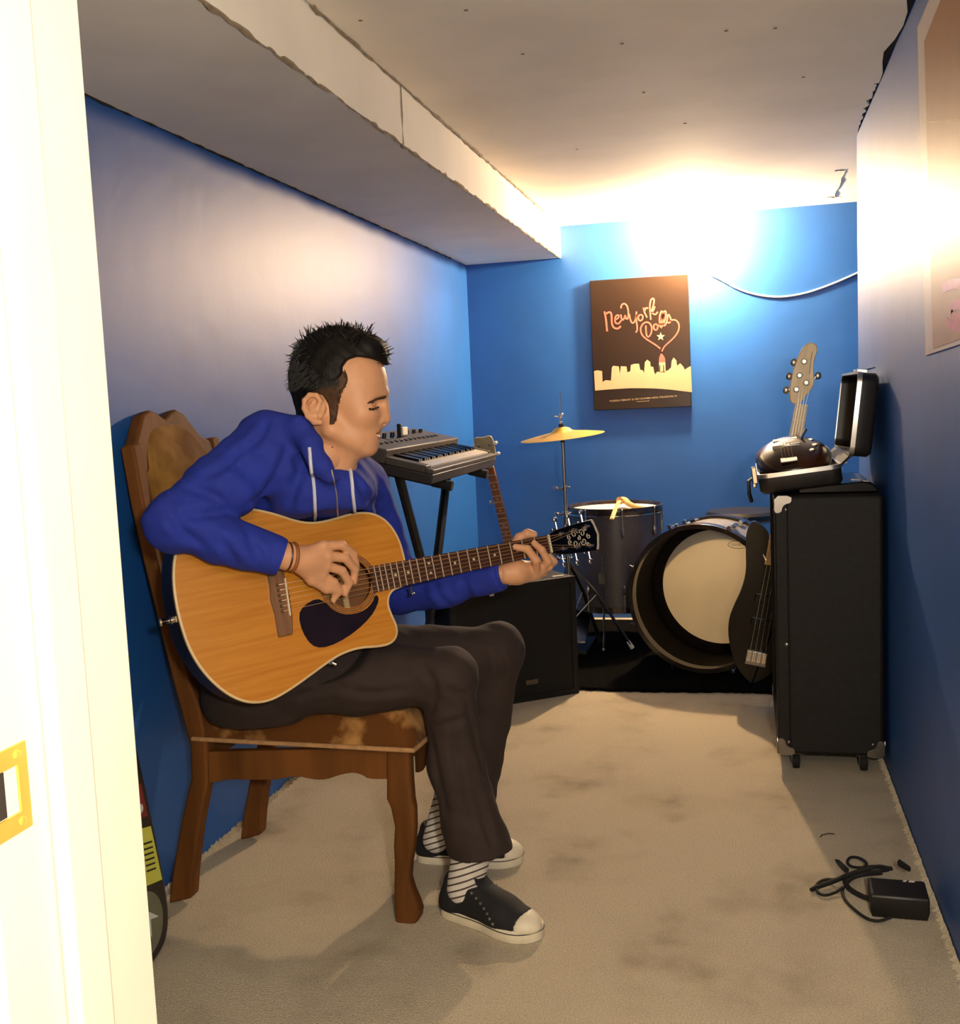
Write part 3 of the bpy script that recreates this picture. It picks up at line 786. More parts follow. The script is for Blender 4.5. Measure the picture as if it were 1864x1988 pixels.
# tray opens towards local +z ; want the opening to face left (-X)
zdir = (CT @ LM).to_3x3() @ Vector((0, 0, 1))
if zdir.x > 0: LM = LM @ Matrix(((1, 0, 0, 0), (0, 1, 0, 0), (0, 0, -1, 0), (0, 0, 0, 1)))
LM2 = LM @ Matrix.Translation((0, 0, -LD))
lid = tray(LM2, LW, CLn, LD, 'lid', case); rimband(LM2, LW, CLn, LD, 'rim', lid)
for y in (.06, CLn - .06):
    b = MB(); b.setT(CT.inverted()); m0 = c00 + cu * CW + cw * CH
    b.box((m0.x + .012, CY0 + y, m0.z + .002), (.018, .03, .004), Matrix.Rotation(-.3, 3, 'Y')); b.build('hinge', M['steel'], case, bevel=.001)
b = MB(); b.box((-.010, .03, CH + .002), (.016, .028, .052)); b.box((-.014, .03, CH - .02), (.012, .022, .03)); b.build('latch', M['chrome'], case, bevel=.003)
b = MB(); b.path([(-.008, .12, CH - .01), (-.03, .12, CH - .02), (-.034, .12, CH - .06), (-.03, .13, CH - .085)], .006, 8, flat=(1, 2)); b.build('handle', M['black'], case)
for k, lp in enumerate(((LW - .004, .06), (LW - .004, .17))):
    b = MB(); b.setT(LM2); b.box((lp[0] + .008, lp[1], LD - .012), (.012, .024, .03)); b.path([(lp[0] + .012, lp[1], LD - .02), (lp[0] + .022, lp[1] + .02, LD - .05)], .003, 6); b.build('latch', M['chrome'], case, bevel=.002)
m0 = c00 + cu * CW + cw * CH; m1 = LTw
fl = []
for p_, q_ in ((m0, Vector((0, 0, .003))), (m1, Vector((0, 0, .003))), (m1, Vector((.003, 0, -.004))), (m0, Vector((.003, 0, -.004)))): fl.append(CT.inverted() @ (p_ + q_ + Vector((0, .02, 0))))
b = MB(); L_f = CLn - .04
b.add(fl + [p_ + Vector((0, L_f, 0)) for p_ in fl], [(0, 1, 2, 3), (7, 6, 5, 4), (0, 4, 5, 1), (1, 5, 6, 2), (2, 6, 7, 3), (3, 7, 4, 0)]); b.build('hinge_strip', M['plush'], case)
MB().ball((CW * .84, .30, CH + .012), (.036, .07, .040), 16, 10).build('padding', M['plush'], lower)
# the little instrument lying in it
M['burst'] = mat('dark_sunburst_gloss', lin(22, 9, 4), rough=.22, col2=lin(74, 38, 12), vscale=6, fac=(.45, .7), spec=.4)
m0 = CT @ Vector((CW * .45, .165, .058))
ins_m = frame(cu, Vector((0, 1, 0)), cw) @ Matrix.Rotation(math.radians(17), 3, 'X')
man = thing('mandolin', 'glossy dark sunburst instrument with chrome fittings in the open case', 'instrument', m0, ins_m)
mo = smooth_closed([(-.085, -.10), (-.10, -.03), (-.092, .05), (-.06, .11), (-.02, .14), (.02, .14), (.06, .11), (.092, .05), (.10, -.03), (.085, -.10), (.045, -.14), (-.045, -.14)], 2)
rg = []
for s_, z in ((.55, 0), (.93, .004), (1, .014), (1, .038), (.96, .046), (.8, .056), (.55, .066), (.25, .072), (.02, .073)):
    rg.append([(p[0] * s_ * 1.12, p[1] * s_, z * 1.15) for p in mo])
MB().loft(rg).build('body', M['burst'], man, angle=60)
MB().path([(-.02, .12, .035), (-.02, .24, -.02), (-.02, .33, -.07)], [.016, .014, .013], 8, flat=(.6, 1.3)).build('neck', M['rosewood'], man)
MB().box((-.012, -.02, .080), (.085, .008, .014)).build('bridge', M['chrome'], man, bevel=.002); MB().box((-.012, -.10, .068), (.05, .05, .004)).build('tailpiece', M['chrome'], man, bevel=.002)
MB().box((-.012, .045, .076), (.075, .02, .010)).build('pickup', M['chrome'], man, bevel=.002)
for x, y in ((.058, -.06), (.070, -.02), (.062, .03)):
    b = MB(); b.setT(Matrix.Translation((x, y, .056))); b.lathe([(.013, 0), (.013, .003), (.010, .005), (.010, .016), (.008, .018), (0, .018)], 16); b.build('knob', M['chrome'], man)
b = MB(); b.tube((.030, .03, .072), (.055, .06, .098), .004, .005, 8); b.build('switch', M['chrome'], man)
for i in range(4):
    b = MB(); b.path([(-.030 + .010 * i, -.10, .071), (-.030 + .010 * i, -.02, .088), (-.032 + .009 * i, .05, .086)], .0006, 5); b.build('string', M['string'], man)

# ================================================================== BLACK BASS GUITAR (standing behind the cabinet)
M['maple'] = mat('maple_neck', lin(232, 194, 128), rough=.35, var=.1, vscale=8, stretch=(6, .5, 1), coat=.4)
BY = 4.03
bb0, bb1 = at_y(1466, 1290, BY), at_y(1577, 668, BY)
ba = (bb1 - bb0).normalized(); bl = (ba.cross(Vector((0, 1, 0)))).normalized(); bl = bl if bl.x > 0 else -bl
bnorm = bl.cross(ba); bnorm = bnorm if bnorm.y < 0 else -bnorm
BF = frame(bl, ba, bnorm) if frame(bl, ba, bnorm).determinant() > 0 else frame(-bl, ba, bnorm)
bass = thing('bass_guitar', 'black electric bass guitar with maple neck standing behind the cabinet', 'guitar', bb0, BF)
BLn = (bb1 - bb0).length
def bloc(px, py):
    q = BF.transposed() @ (at_plane(px, py, bb0, bnorm) - bb0); return (q.x, q.y)
lf = [bloc(*p) for p in ((1462, 1330), (1440, 1310), (1424, 1280), (1414, 1240), (1414, 1205), (1425, 1175), (1440, 1145), (1449, 1110), (1448, 1070), (1448, 1040), (1455, 1018), (1466, 1010))]
xm = lambda p: p[0]
s0 = -1 if lf[3][0] < 0 else 1
rgt = [(-p[0] * (1.0 if p[1] < .3 else .8), p[1] - (.09 if p[1] > .45 else 0)) for p in reversed(lf)]
hx = s0 * .032
body = smooth_closed(lf + [(s0 * .030, .50), (s0 * .030, .44), (-s0 * .030, .44), (-s0 * .034, .47)] + rgt, 2)
MB().prism(body, -.040, 0).build('body', M['blackgloss'], bass, bevel=.008, seg=3)
NUT = bloc(1543, 784)[1]
MB().add([(-.030, .38, 0), (.030, .38, 0), (.021, NUT, 0), (-.021, NUT, 0), (-.030, .38, .014), (.030, .38, .014), (.021, NUT, .014), (-.021, NUT, .014), (-.02, .42, -.016), (.02, .42, -.016), (.016, NUT, -.010), (-.016, NUT, -.010)],
         [(4, 5, 6, 7), (0, 4, 7, 3), (1, 2, 6, 5), (0, 3, 11, 8), (1, 9, 10, 2), (8, 11, 10, 9), (3, 7, 6, 2, 10, 11), (0, 8, 9, 1, 5, 4)]).build('neck', M['maple'], bass)
for k in range(1, 21):
    y = NUT * 2 ** (-k / 12) if False else NUT - NUT * (1 - 2 ** (-k / 12))
    if y < .40: break
    w = .030 + (.021 - .030) * (y - .38) / (NUT - .38)
    MB().tube((-w, y, .0145), (w, y, .0145), .0013, .0013, 6).build('fret', M['fret'], bass)
hl = [bloc(*p) for p in ((1535, 784), (1532, 765), (1535, 740), (1541, 715), (1550, 690), (1560, 672), (1572, 664), (1585, 668), (1588, 680), (1582, 695), (1579, 712), (1581, 735), (1581, 745), (1573, 760), (1562, 772), (1553, 785))]
MB().prism(smooth_closed(hl, 2), -.008, .008).build('headstock', M['maple'], bass, bevel=.003)
MB().box((0, NUT, .014), (.044, .006, .010)).build('nut', M['nut'], bass)
for px, py, side in ((1561, 702, -1), (1552, 729, -1), (1565, 743, 1), (1546, 756, -1)):
    q = bloc(px, py); b = MB(); b.setT(Matrix.Translation((q[0], q[1], .008))); b.lathe([(.011, 0), (.011, .002), (.006, .003), (.006, .014), (.007, .016), (0, .016)], 14)
    tn = b.build('tuner', M['steel'], bass)
    e = bloc(px + (20 if side > 0 else -16), py - (14 if side > 0 else -2)); sdx = 1 if e[0] > q[0] else -1
    b = MB(); b.tube((q[0] + sdx * .02, q[1], -.004), (e[0], e[1], -.004), .003, .003, 8); b.ball((e[0] + sdx * .006, e[1], -.004), (.012, .014, .004), 12, 6); b.build('key', M['steel'], tn)
b = MB(); lg = [bloc(*p) for p in ((1577, 683), (1574, 700), (1571, 726))]
b.path([(lg[0][0], lg[0][1], .009), (lg[1][0], lg[1][1], .009), (lg[2][0], lg[2][1], .009)], .003, 6, flat=(1, .3)); b.build('logo', M['rosewood'], bass)
b = MB(); b.prism(smooth_closed([(-.05, .13), (.05, .13), (.055, .28), (.035, .40), (-.035, .40), (-.055, .28)], 1), 0, .002); b.build('pickguard', M['blackgloss'], bass)
b = MB(); b.box((0, .025, .006), (.075, .055, .010)); br_ = b.build('bridge', M['steel'], bass, bevel=.002)
for i in range(4):
    MB().box((-.027 + .018 * i, .03, .014), (.013, .036, .008)).build('saddle', M['chrome'], br_, bevel=.001)
    q = (-.013 + .0087 * i)
    MB().path([(-.027 + .018 * i, .02, .019), (-.027 + .018 * i, .045, .020), (q, NUT, .020), (q * 1.3, NUT + .06, .014)], (.0011, .0010, .0008, .0007)[i if s0 < 0 else 3 - i], 5).build('string', M['steel'], bass)
for yk in (.16, .25): MB().box((0, yk, .006), (.085, .03, .012)).build('pickup', M['blackgloss'], bass, bevel=.003)
b = MB(); q = bloc(1487, 1085); b.path([(q[0] - .012, q[1] + .015, .004), (q[0], q[1] - .002, .012), (q[0] + .014, q[1] + .001, .010)], .003, 6); b.build('thumb_rest', M['chrome'], bass)

# ================================================================== RUG
M['rugm'] = mat('black_shag', lin(7, 6, 5), rough=1, spec=.05, var=.4, vscale=90, bump=1.0, bscale=260, bdist=.01)
random.seed(9)
pl = []
for i in range(90): pl.append((-1.02 + 1.47 * i / 90, 4.165 + random.uniform(-.006, .006) + .01 * math.sin(i * .13)))
pl += [(.45, 4.16), (.45, 5.48), (-1.02, 5.48)]
rug = MB().prism(pl, .001, .014).build('rug', M['rugm'], bevel=.004)
rebase(rug, (-.28, 4.8, 0)); tag(rug, 'black shaggy rug under the drum kit', 'rug')
random.seed(10); b = MB()
for i in range(420):
    x = random.uniform(-1.02, .45); y = 4.165 + random.uniform(-.004, .02); a = random.uniform(-1, 1)
    b.path([(x, y, .010), (x + .006 * a, y - random.uniform(.004, .018), random.uniform(.004, .016))], [.0022, .0006], 4)
o = b.build('pile', M['rugm'], rug, world=True); o['kind'] = 'stuff'

# ================================================================== BASS DRUM
M['silver'] = mat('silver_shell_wrap', lin(178, 172, 164), rough=.28, metal=.6, var=.15, vscale=30)
M['headcream'] = mat('cream_drum_head', lin(206, 190, 152), rough=.45, var=.08, vscale=4)
M['shellin'] = mat('dark_shell_inside', lin(20, 15, 12), rough=.7, spec=.08, var=.3, vscale=8, stretch=(1, 1, 6))
M['hoopdark'] = mat('dark_hoop', lin(44, 36, 32), rough=.2, var=.25, vscale=10, coat=.4)
def translucent(m, w):
    nt = m.node_tree; nd = nt.nodes; bs = nd['Principled BSDF']; out = nd['Material Output']
    tr = nd.new('ShaderNodeBsdfTranslucent'); mx = nd.new('ShaderNodeMixShader'); mx.inputs[0].default_value = w
    nt.links.new(bs.inputs['Base Color'].links[0].from_socket, tr.inputs['Color'])
    nt.links.new(bs.outputs[0], mx.inputs[1]); nt.links.new(tr.outputs[0], mx.inputs[2]); nt.links.new(mx.outputs[0], out.inputs['Surface'])
translucent(M['headcream'], .5)
M['print'] = mat('grey_print', lin(120, 108, 88), rough=.6)
kc = Vector((-.190, 4.41, .328)); kr = .303; yaw = math.radians(13)
kax = Vector((math.sin(yaw), math.cos(yaw), 0)); kx = Vector((math.cos(yaw), -math.sin(yaw), 0))
KF = frame(kx, (0, 0, 1), -kax)                    # local z towards the room
kd = thing('bass_drum', 'open fronted bass drum with silver shell and cream head', 'drum', kc, KF)
KD = .30
def lathe_obj(nm, prof, m_, par, n=64, close=False, T=None, angle=40, caps=True):
    b = MB()
    if T is not None: b.setT(T)
    b.lathe(prof, n, close, caps); return b.build(nm, m_, par, angle=angle)
lathe_obj('shell', [(kr - .012, -.02), (kr - .004, -.02), (kr - .004, -KD), (kr - .012, -KD)], M['silver'], kd, close=True)
lathe_obj('shell_lining', [(kr - .0125, -.005), (kr - .0125, -KD + .004)], M['shellin'], kd, caps=False)
lathe_obj('front_hoop', [(kr - .013, .012), (kr + .006, .012), (kr + .008, .006), (kr + .008, -.030), (kr + .004, -.034), (kr - .013, -.034)], M['hoopdark'], kd, close=True)
lathe_obj('rear_hoop', [(kr - .013, -KD + .02), (kr + .008, -KD + .02), (kr + .008, -KD - .03), (kr - .013, -KD - .03)], M['hoopdark'], kd, close=True)
hd = lathe_obj('batter_head', [(0, -KD + .012), (kr - .014, -KD + .012)], M['headcream'], kd, caps=False)
lathe_obj('muffle_ring', [(.250, -KD + .014), (.256, -KD + .026), (.275, -KD + .030), (kr - .013, -KD + .030), (kr - .013, -KD + .013)], M['shellin'], kd, caps=False)
for k in range(8):
    a = math.radians(22.5 + 45 * k); c_, s_ = math.cos(a), math.sin(a)
    b = MB(); b.setT(Matrix.Rotation(a, 4, 'Z'))
    b.box((kr + .008, 0, -.10), (.022, .018, .05)); b.tube((kr + .017, 0, -.13), (kr + .017, 0, .008), .0035, .0035, 8); b.box((kr + .012, 0, .006), (.026, .016, .012))
    b.build('lug', M['chrome'], kd, bevel=.002); b = MB(); b.setT(Matrix.Rotation(a, 4, 'Z'))
    b.box((kr + .008, 0, -KD + .08), (.022, .018, .05)); b.tube((kr + .017, 0, -KD + .1), (kr + .017, 0, -KD - .02), .0035, .0035, 8)
    b.build('lug', M['chrome'], kd, bevel=.002)
b = MB(); b.setT(Matrix.Translation((.085, .185, -KD + .0135)))
b.path([(.042 * math.cos(t), .016 * math.sin(t), 0) for t in [2 * math.pi * i / 32 for i in range(32)]], .0012, 5, closed=True)
b.build('logo_oval', M['print'], kd)
def text_mesh(s, size):
    cu_ = bpy.data.curves.new('t', 'FONT'); cu_.body = s; cu_.size = size; cu_.align_x = 'CENTER'; cu_.align_y = 'CENTER'; cu_.resolution_u = 3
    ob = bpy.data.objects.new('t', cu_); COL.objects.link(ob)
    dg = bpy.context.evaluated_depsgraph_get(); me = bpy.data.meshes.new_from_object(ob.evaluated_get(dg))
    bpy.data.objects.remove(ob); bpy.data.curves.remove(cu_); return me
def text_obj(nm, s, size, T, m_, par):
    me = text_mesh(s, size); me.transform(T); me.materials.clear(); me.materials.append(m_)
    o = bpy.data.objects.new(nm, me); link(o, par); WM[o.name] = WM[par.name]; return o
text_obj('logo_lettering', 'GENERA', .016, Matrix.Translation((.085, .185, -KD + .0138)), M['print'], kd)
# ================================================================== FLOOR TOM
M['greywrap'] = mat('grey_sparkle_wrap', lin(74, 70, 78), rough=.35, var=.2, vscale=200, metal=.2)
M['tomhead'] = mat('white_drum_head', lin(236, 226, 196), rough=.55, var=.03, vscale=5)
tcx = at_y(1194, 988, 5.0); TR, TZ0, TZ1 = .213, .205, .640
tom = thing('floor_tom', 'grey sparkle floor tom with white head and chrome hoop', 'drum', (tcx.x, 5.0, 0))
T0 = Matrix.Identity(4)
lathe_obj('shell', [(TR - .008, TZ0), (TR, TZ0), (TR, TZ1), (TR - .008, TZ1)], M['greywrap'], tom, close=True)
lathe_obj('top_hoop', [(TR - .004, TZ1 - .004), (TR + .008, TZ1 - .012), (TR + .010, TZ1 - .008), (TR + .006, TZ1 + .018), (TR + .010, TZ1 + .022), (TR + .002, TZ1 + .024), (TR - .002, TZ1 + .018)], M['hoopdark'], tom, close=True)
lathe_obj('hoop_rim', [(TR + .0085, TZ1 - .013), (TR + .0125, TZ1 - .011), (TR + .0125, TZ1 - .007), (TR + .0085, TZ1 - .006)], M['chrome'], tom, close=True)
lathe_obj('drum_head', [(0, TZ1 + .006), (TR - .006, TZ1 + .006), (TR - .001, TZ1 + .002)], M['tomhead'], tom, caps=False)
lathe_obj('bottom_hoop', [(TR - .004, TZ0 + .004), (TR + .009, TZ0 + .010), (TR + .009, TZ0 - .018), (TR - .004, TZ0 - .02)], M['hoopdark'], tom, close=True)
for k in range(8):
    a = math.radians(45 * k - 75)
    b = MB(); b.setT(Matrix.Rotation(a, 4, 'Z'))
    b.ball((TR + .004, 0, TZ1 - .085), (.012, .009, .026), 10, 8); b.tube((TR + .010, 0, TZ1 - .07), (TR + .010, 0, TZ1 + .012), .003, .003, 8); b.ball((TR + .010, 0, TZ1 + .016), .0055, 8, 6)
    b.build('lug', M['steel'], tom); b = MB(); b.setT(Matrix.Rotation(a, 4, 'Z'))
    b.ball((TR + .004, 0, TZ0 + .085), (.012, .009, .026), 10, 8); b.tube((TR + .010, 0, TZ0 + .07), (TR + .010, 0, TZ0 - .012), .003, .003, 8)
    b.build('lug', M['steel'], tom)
for k in range(3):
    a = math.radians(120 * k + 20)
    b = MB(); b.setT(Matrix.Rotation(a, 4, 'Z')); b.tube((TR + .012, 0, .45), (TR + .012, 0, .10), .005, .005, 8); b.path([(TR + .012, 0, .10), (TR + .03, 0, .04), (TR + .03, 0, .022)], .005, 8); b.ball((TR + .03, 0, .024), .010, 8, 6); b.box((TR + .012, 0, .35), (.024, .03, .05)); b.build('leg', M['steel'], tom)
# leather muffle strap lying across the head
strap = thing('muffle_strap', 'tan rolled strap lying across the floor tom head', 'strap', (tcx.x + .03, 4.9, TZ1 + .01))
zt = TZ1 + .012
s1 = [at_z(1188, 1008, zt + .004), at_z(1196, 985, zt + .012), at_z(1203, 972, zt + .03), at_z(1213, 970, zt + .028), at_z(1222, 980, zt + .016), at_z(1240, 985, zt + .006), at_z(1256, 988, zt + .002)]
M['tan'] = mat('tan_leather', lin(196, 160, 104), rough=.6, var=.15)
MB().path(smooth_open([tuple(p) for p in s1[:3]], 2), .010, 8, flat=(.35, 1)).build('tail', M['tan'], strap, world=True)
_q = smooth_open([tuple(p) for p in s1[2:]], 2)
MB().path(_q, [.019 - .012 * i_ / len(_q) for i_ in range(len(_q))], 8).build('roll', M['tan'], strap, world=True)

# ================================================================== HI-HAT STAND
hb = at_y(1097, 1000, 4.66)
hx_, hy_ = hb.x, 4.66
hh = thing('cymbal_stand', 'chrome hi-hat stand beside the floor tom', 'stand', (hx_, hy_, 0))
ctop = at_y(1092, 842, 4.66)
b = MB(); b.tube((hx_ + .01, hy_, .12), (hx_ + .004, hy_, .66), .0125, .0125, 12); b.tube((hx_ + .004, hy_, .64), (ctop.x, hy_, ctop.z - .012), .0085, .0085, 12)
b.build('tube', M['steel'], hh, world=True)
rt = at_y(1087, 760, 4.66)
b = MB(); b.tube((ctop.x, hy_, ctop.z - .02), (rt.x, hy_, rt.z), .003, .003, 8); b.build('pull_rod', M['chrome'], hh, world=True)
b = MB(); b.setT(Matrix.Translation((ctop.x, hy_, ctop.z - .018))); b.lathe([(.009, -.02), (.010, -.012), (.022, -.002), (.022, .002), (.0, .002)], 20); b.build('seat_cup', M['black'], hh, world=True)
def wing(z, nm='wing_bolt', dx=-.02):
    b = MB(); b.tube((hx_ + .004, hy_, z - .014), (hx_ + .004, hy_, z + .014), .015, .015, 14); b.tube((hx_, hy_ - .01, z), (hx_ + dx, hy_ - .022, z), .004, .004, 8)
    b.ball((hx_ + dx * 1.6, hy_ - .024, z + .004), (.013, .004, .007), 10, 6); b.ball((hx_ - dx * 1.2, hy_ - .018, z + .006), (.008, .004, .005), 8, 6); b.build(nm, M['chrome'], hh, world=True)
wing(at_y(1091, 948, 4.66).z); wing(.66); wing(.46)
f1 = at_z(1228, 1258, .028)
feet = [f1, Vector((hx_ - .09, hy_ + .22, .028)), Vector((hx_ + .10, hy_ + .27, .028))]
for i, f_ in enumerate(feet):
    s_ = Vector((hx_ + .006, hy_, .45)); mid = s_.lerp(f_, .45) + Vector((0, 0, .03))
    b = MB(); b.path([s_, mid, f_], [.006, .007, .007], 8, flat=(1, 1.4)); lg = b.build('leg', M['black'] if i else M['steel'], hh, world=True)
    b = MB(); b.path([f_.lerp(mid, .13), f_], [.009, .011], 8); b.build('rubber_foot', M['white'] if i == 0 else M['rubber'], lg, world=True)
    b = MB(); b.tube((hx_ + .008, hy_, .17), mid, .004, .004, 6); b.build('brace', M['steel'], hh, world=True)
p0, p1 = at_y(1127, 1212, 4.80), at_y(1160, 1186, 4.96)
b = MB(); b.add([(hx_ - .02, 4.74, .055), (hx_ + .06, 4.74, .055), (hx_ + .06, 5.0, .16), (hx_ - .02, 5.0, .16), (hx_ - .02, 4.74, .065), (hx_ + .06, 4.74, .065), (hx_ + .06, 5.0, .17), (hx_ - .02, 5.0, .17)],
                [(3, 2, 1, 0), (4, 5, 6, 7), (0, 1, 5, 4), (1, 2, 6, 5), (2, 3, 7, 6), (3, 0, 4, 7)]); b.build('footboard', M['steel'], hh, world=True, bevel=.002)
MB().bb((hx_ - .03, 4.70, .015), (hx_ + .07, 5.02, .03)).build('base_plate', M['black'], hh, world=True, bevel=.002)
# cymbal + clutch
M['bronze'] = mat('brass_cymbal', lin(232, 186, 84), rough=.38, metal=.75, var=.08, vscale=3, bump=.3, bscale=14)
tilt = Matrix.Rotation(math.radians(-4.5), 3, 'Y') @ Matrix.Rotation(math.radians(3), 3, 'X')
cym = thing('cymbal', 'brass hi-hat cymbal on top of the stand', 'cymbal', (ctop.x, hy_, ctop.z - .014), tilt)
lathe_obj('plate', [(.006, .044), (.02, .043), (.034, .037), (.046, .026), (.06, .022), (.12, .013), (.185, .001), (.1855, 0), (.12, .0115), (.06, .0205), (.046, .0245), (.034, .0355), (.02, .0415), (.006, .0425)], M['bronze'], cym, n=72, close=True)
lathe_obj('felt', [(.004, .044), (.011, .044), (.011, .058), (.004, .058)], M['black'], cym, n=16)
lathe_obj('clutch', [(.004, .058), (.009, .058), (.009, .066), (.006, .068), (.006, .086), (.008, .088), (.008, .098), (.004, .1)], M['chrome'], cym, n=16)
b = MB(); b.tube((0, 0, .090), (-.024, -.004, .094), .003, .002, 8); b.tube((0, 0, .090), (.014, -.006, .102), .004, .003, 8); b.build('clutch_wing', M['chrome'], cym)

# ================================================================== DRUM THRONE
tl = at_y(1370, 993, 5.2)
thr = thing('drum_throne', 'round black drum stool behind the bass drum', 'stool', (tl.x + .17, 5.2, 0))
zz = tl.z
M['vinyl'] = mat('black_vinyl', lin(22, 18, 17), rough=.3, var=.2)
lathe_obj('seat', [(0, zz - .045), (.16, zz - .045), (.172, zz - .035), (.172, zz - .012), (.16, zz + .002), (.10, zz + .006), (0, zz + .006)], M['vinyl'], thr)
b = MB(); b.tube((0, 0, .12), (0, 0, zz - .045), .014, .014, 12); b.build('post', M['steel'], thr)
for k in range(3):
    a = math.radians(120 * k + 30)
    b = MB(); b.setT(Matrix.Rotation(a, 4, 'Z')); b.path([(.01, 0, .35), (.12, 0, .16), (.21, 0, .030)], .008, 8); b.ball((.21, 0, .029), .012, 8, 6); b.build('leg', M['steel'], thr)

# ================================================================== FLOOR SPEAKER (wedge corner)
st = Vector((.795, .606, 0)); sn = Vector((.606, -.795, 0)); S0 = Vector((-.662, 4.128, 0))
SF = frame(st, (0, 0, 1), sn)                     # x along the front, y up, z out
spk = thing('floor_speaker', 'squat black floor speaker beside the drum rug', 'speaker', S0, SF)
fp = [(0, .0), (0, .472), (-.402, .462), (-.535, .405), (-.535, .0)]
MB().prism(fp, -.28, -.012).build('cabinet', M['tolex'], spk, bevel=.008, seg=2)
b = MB()
fi = [(-.022, .022), (-.022, .448), (-.395, .438), (-.513, .388), (-.513, .022)]
n = 5
b.loft([[(p[0], p[1], -.012) for p in fp], [(p[0], p[1], .0) for p in fp], [(p[0], p[1], 0) for p in fi], [(p[0], p[1], -.01) for p in fi]], caps=False); b.build('front_frame', M['tolex'], spk, angle=30)
MB().prism(fi, -.012, -.006).build('grille', M['grill'], spk, smooth=False)
MB().box((-.205, .075, -.003), (.055, .022, .006)).build('badge', M['hoopdark'], spk, bevel=.002)
MB().box((-.362, .442, .001), (.018, .018, .002)).build('sticker', M['white'], spk)
MB().box((-.060, .474, -.03), (.05, .003, .012)).build('label_strip', M['white'], spk)

# ================================================================== KEYBOARD AND STAND
M['kbody'] = mat('grey_keyboard_case', lin(74, 68, 62), rough=.5, spec=.3, var=.08)
M['kside'] = mat('dark_keyboard_side', lin(38, 32, 28), rough=.45, var=.1)
M['keyw'] = mat('ivory_key', lin(222, 214, 198), rough=.3, var=.03)
KX1, KY0, KY1 = -1.005, 3.36, 4.28
pF, pB = at_x(835, 912, KX1), Vector((-1.375, 0, 1.045))
kslope = math.atan2(pB.z - .955, (KX1 + 1.375))
kz = .905
kxax = Vector((-math.cos(kslope), 0, math.sin(kslope)))           # from the player edge back to the wall
KBF = frame((0, 1, 0), kxax, Vector((0, 1, 0)).cross(kxax))
upk = Vector((0, 1, 0)).cross(kxax)
if upk.z < 0: KBF = frame((0, -1, 0), kxax, -upk); upk = -upk
kw, kl, kh = .37, KY1 - KY0, .075
ko = Vector((KX1, KY0 if KBF.col[0].y > 0 else KY1, kz)) if False else None
kbm = frame((0, 1, 0), kxax, upk)                                  # may be left handed: use for points only
def kp(y, s, h): return Vector((KX1, KY0, kz)) + Vector((0, 1, 0)) * y + kxax * s + upk * h
kb = thing('keyboard', 'grey electronic keyboard on a black stand along the left wall', 'keyboard', (KX1 - .18, (KY0 + KY1) / 2, kz))
def kbox(b, y0, y1, s0, s1, h0, h1):
    v = [kp(y, s, h) for h in (h0, h1) for y, s in ((y0, s0), (y1, s0), (y1, s1), (y0, s1))]
    return b.add(v, [(3, 2, 1, 0), (4, 5, 6, 7), (0, 1, 5, 4), (1, 2, 6, 5), (2, 3, 7, 6), (3, 0, 4, 7)])
kbox(MB(), 0, kl, 0, kw, 0, .034).build('bottom_case', M['kside'], kb, world=True, bevel=.004)
kbox(MB(), 0, kl, 0, .028, .034, .050).build('front_rail', M['kbody'], kb, world=True, bevel=.004)
kbox(MB(), 0, .062, .028, .17, .034, .058).build('end_block', M['kbody'], kb, world=True, bevel=.004)
kbox(MB(), kl - .03, kl, .028, .17, .034, .058).build('end_block', M['kbody'], kb, world=True, bevel=.004)
kbox(MB(), 0, kl, .17, kw, .034, .082).build('control_panel', M['kbody'], kb, world=True, bevel=.005)
nk_ = 36; ky0, ky1 = .064, kl - .032; kw1 = (ky1 - ky0) / nk_
for i in range(nk_):
    kbox(MB(), ky0 + kw1 * i + .0006, ky0 + kw1 * (i + 1) - .0006, .030, .168, .040, .054).build('white_key', M['keyw'], kb, world=True)
for i in range(nk_ - 1):
    if i % 7 in (2, 6): continue
    c_ = ky0 + kw1 * (i + 1)
    kbox(MB(), c_ - .006, c_ + .006, .078, .168, .052, .064).build('black_key', M['blackgloss'], kb, world=True)
random.seed(3)
for i in range(9):
    p = kp(.08 + .09 * i, .30, .083); b = MB(); b.setT(Matrix.Translation(p)); b.lathe([(.009, 0), (.008, .014), (0, .014)], 12); b.build('knob', M['black'], kb, world=True)
for i in range(14): kbox(MB(), .06 + .055 * i, .06 + .055 * i + .03, .225, .24, .082, .087).build('button', M['black'], kb, world=True)
kbox(MB(), .30, .50, .265, .33, .082, .084).build('display', M['blackgloss'], kb, world=True)
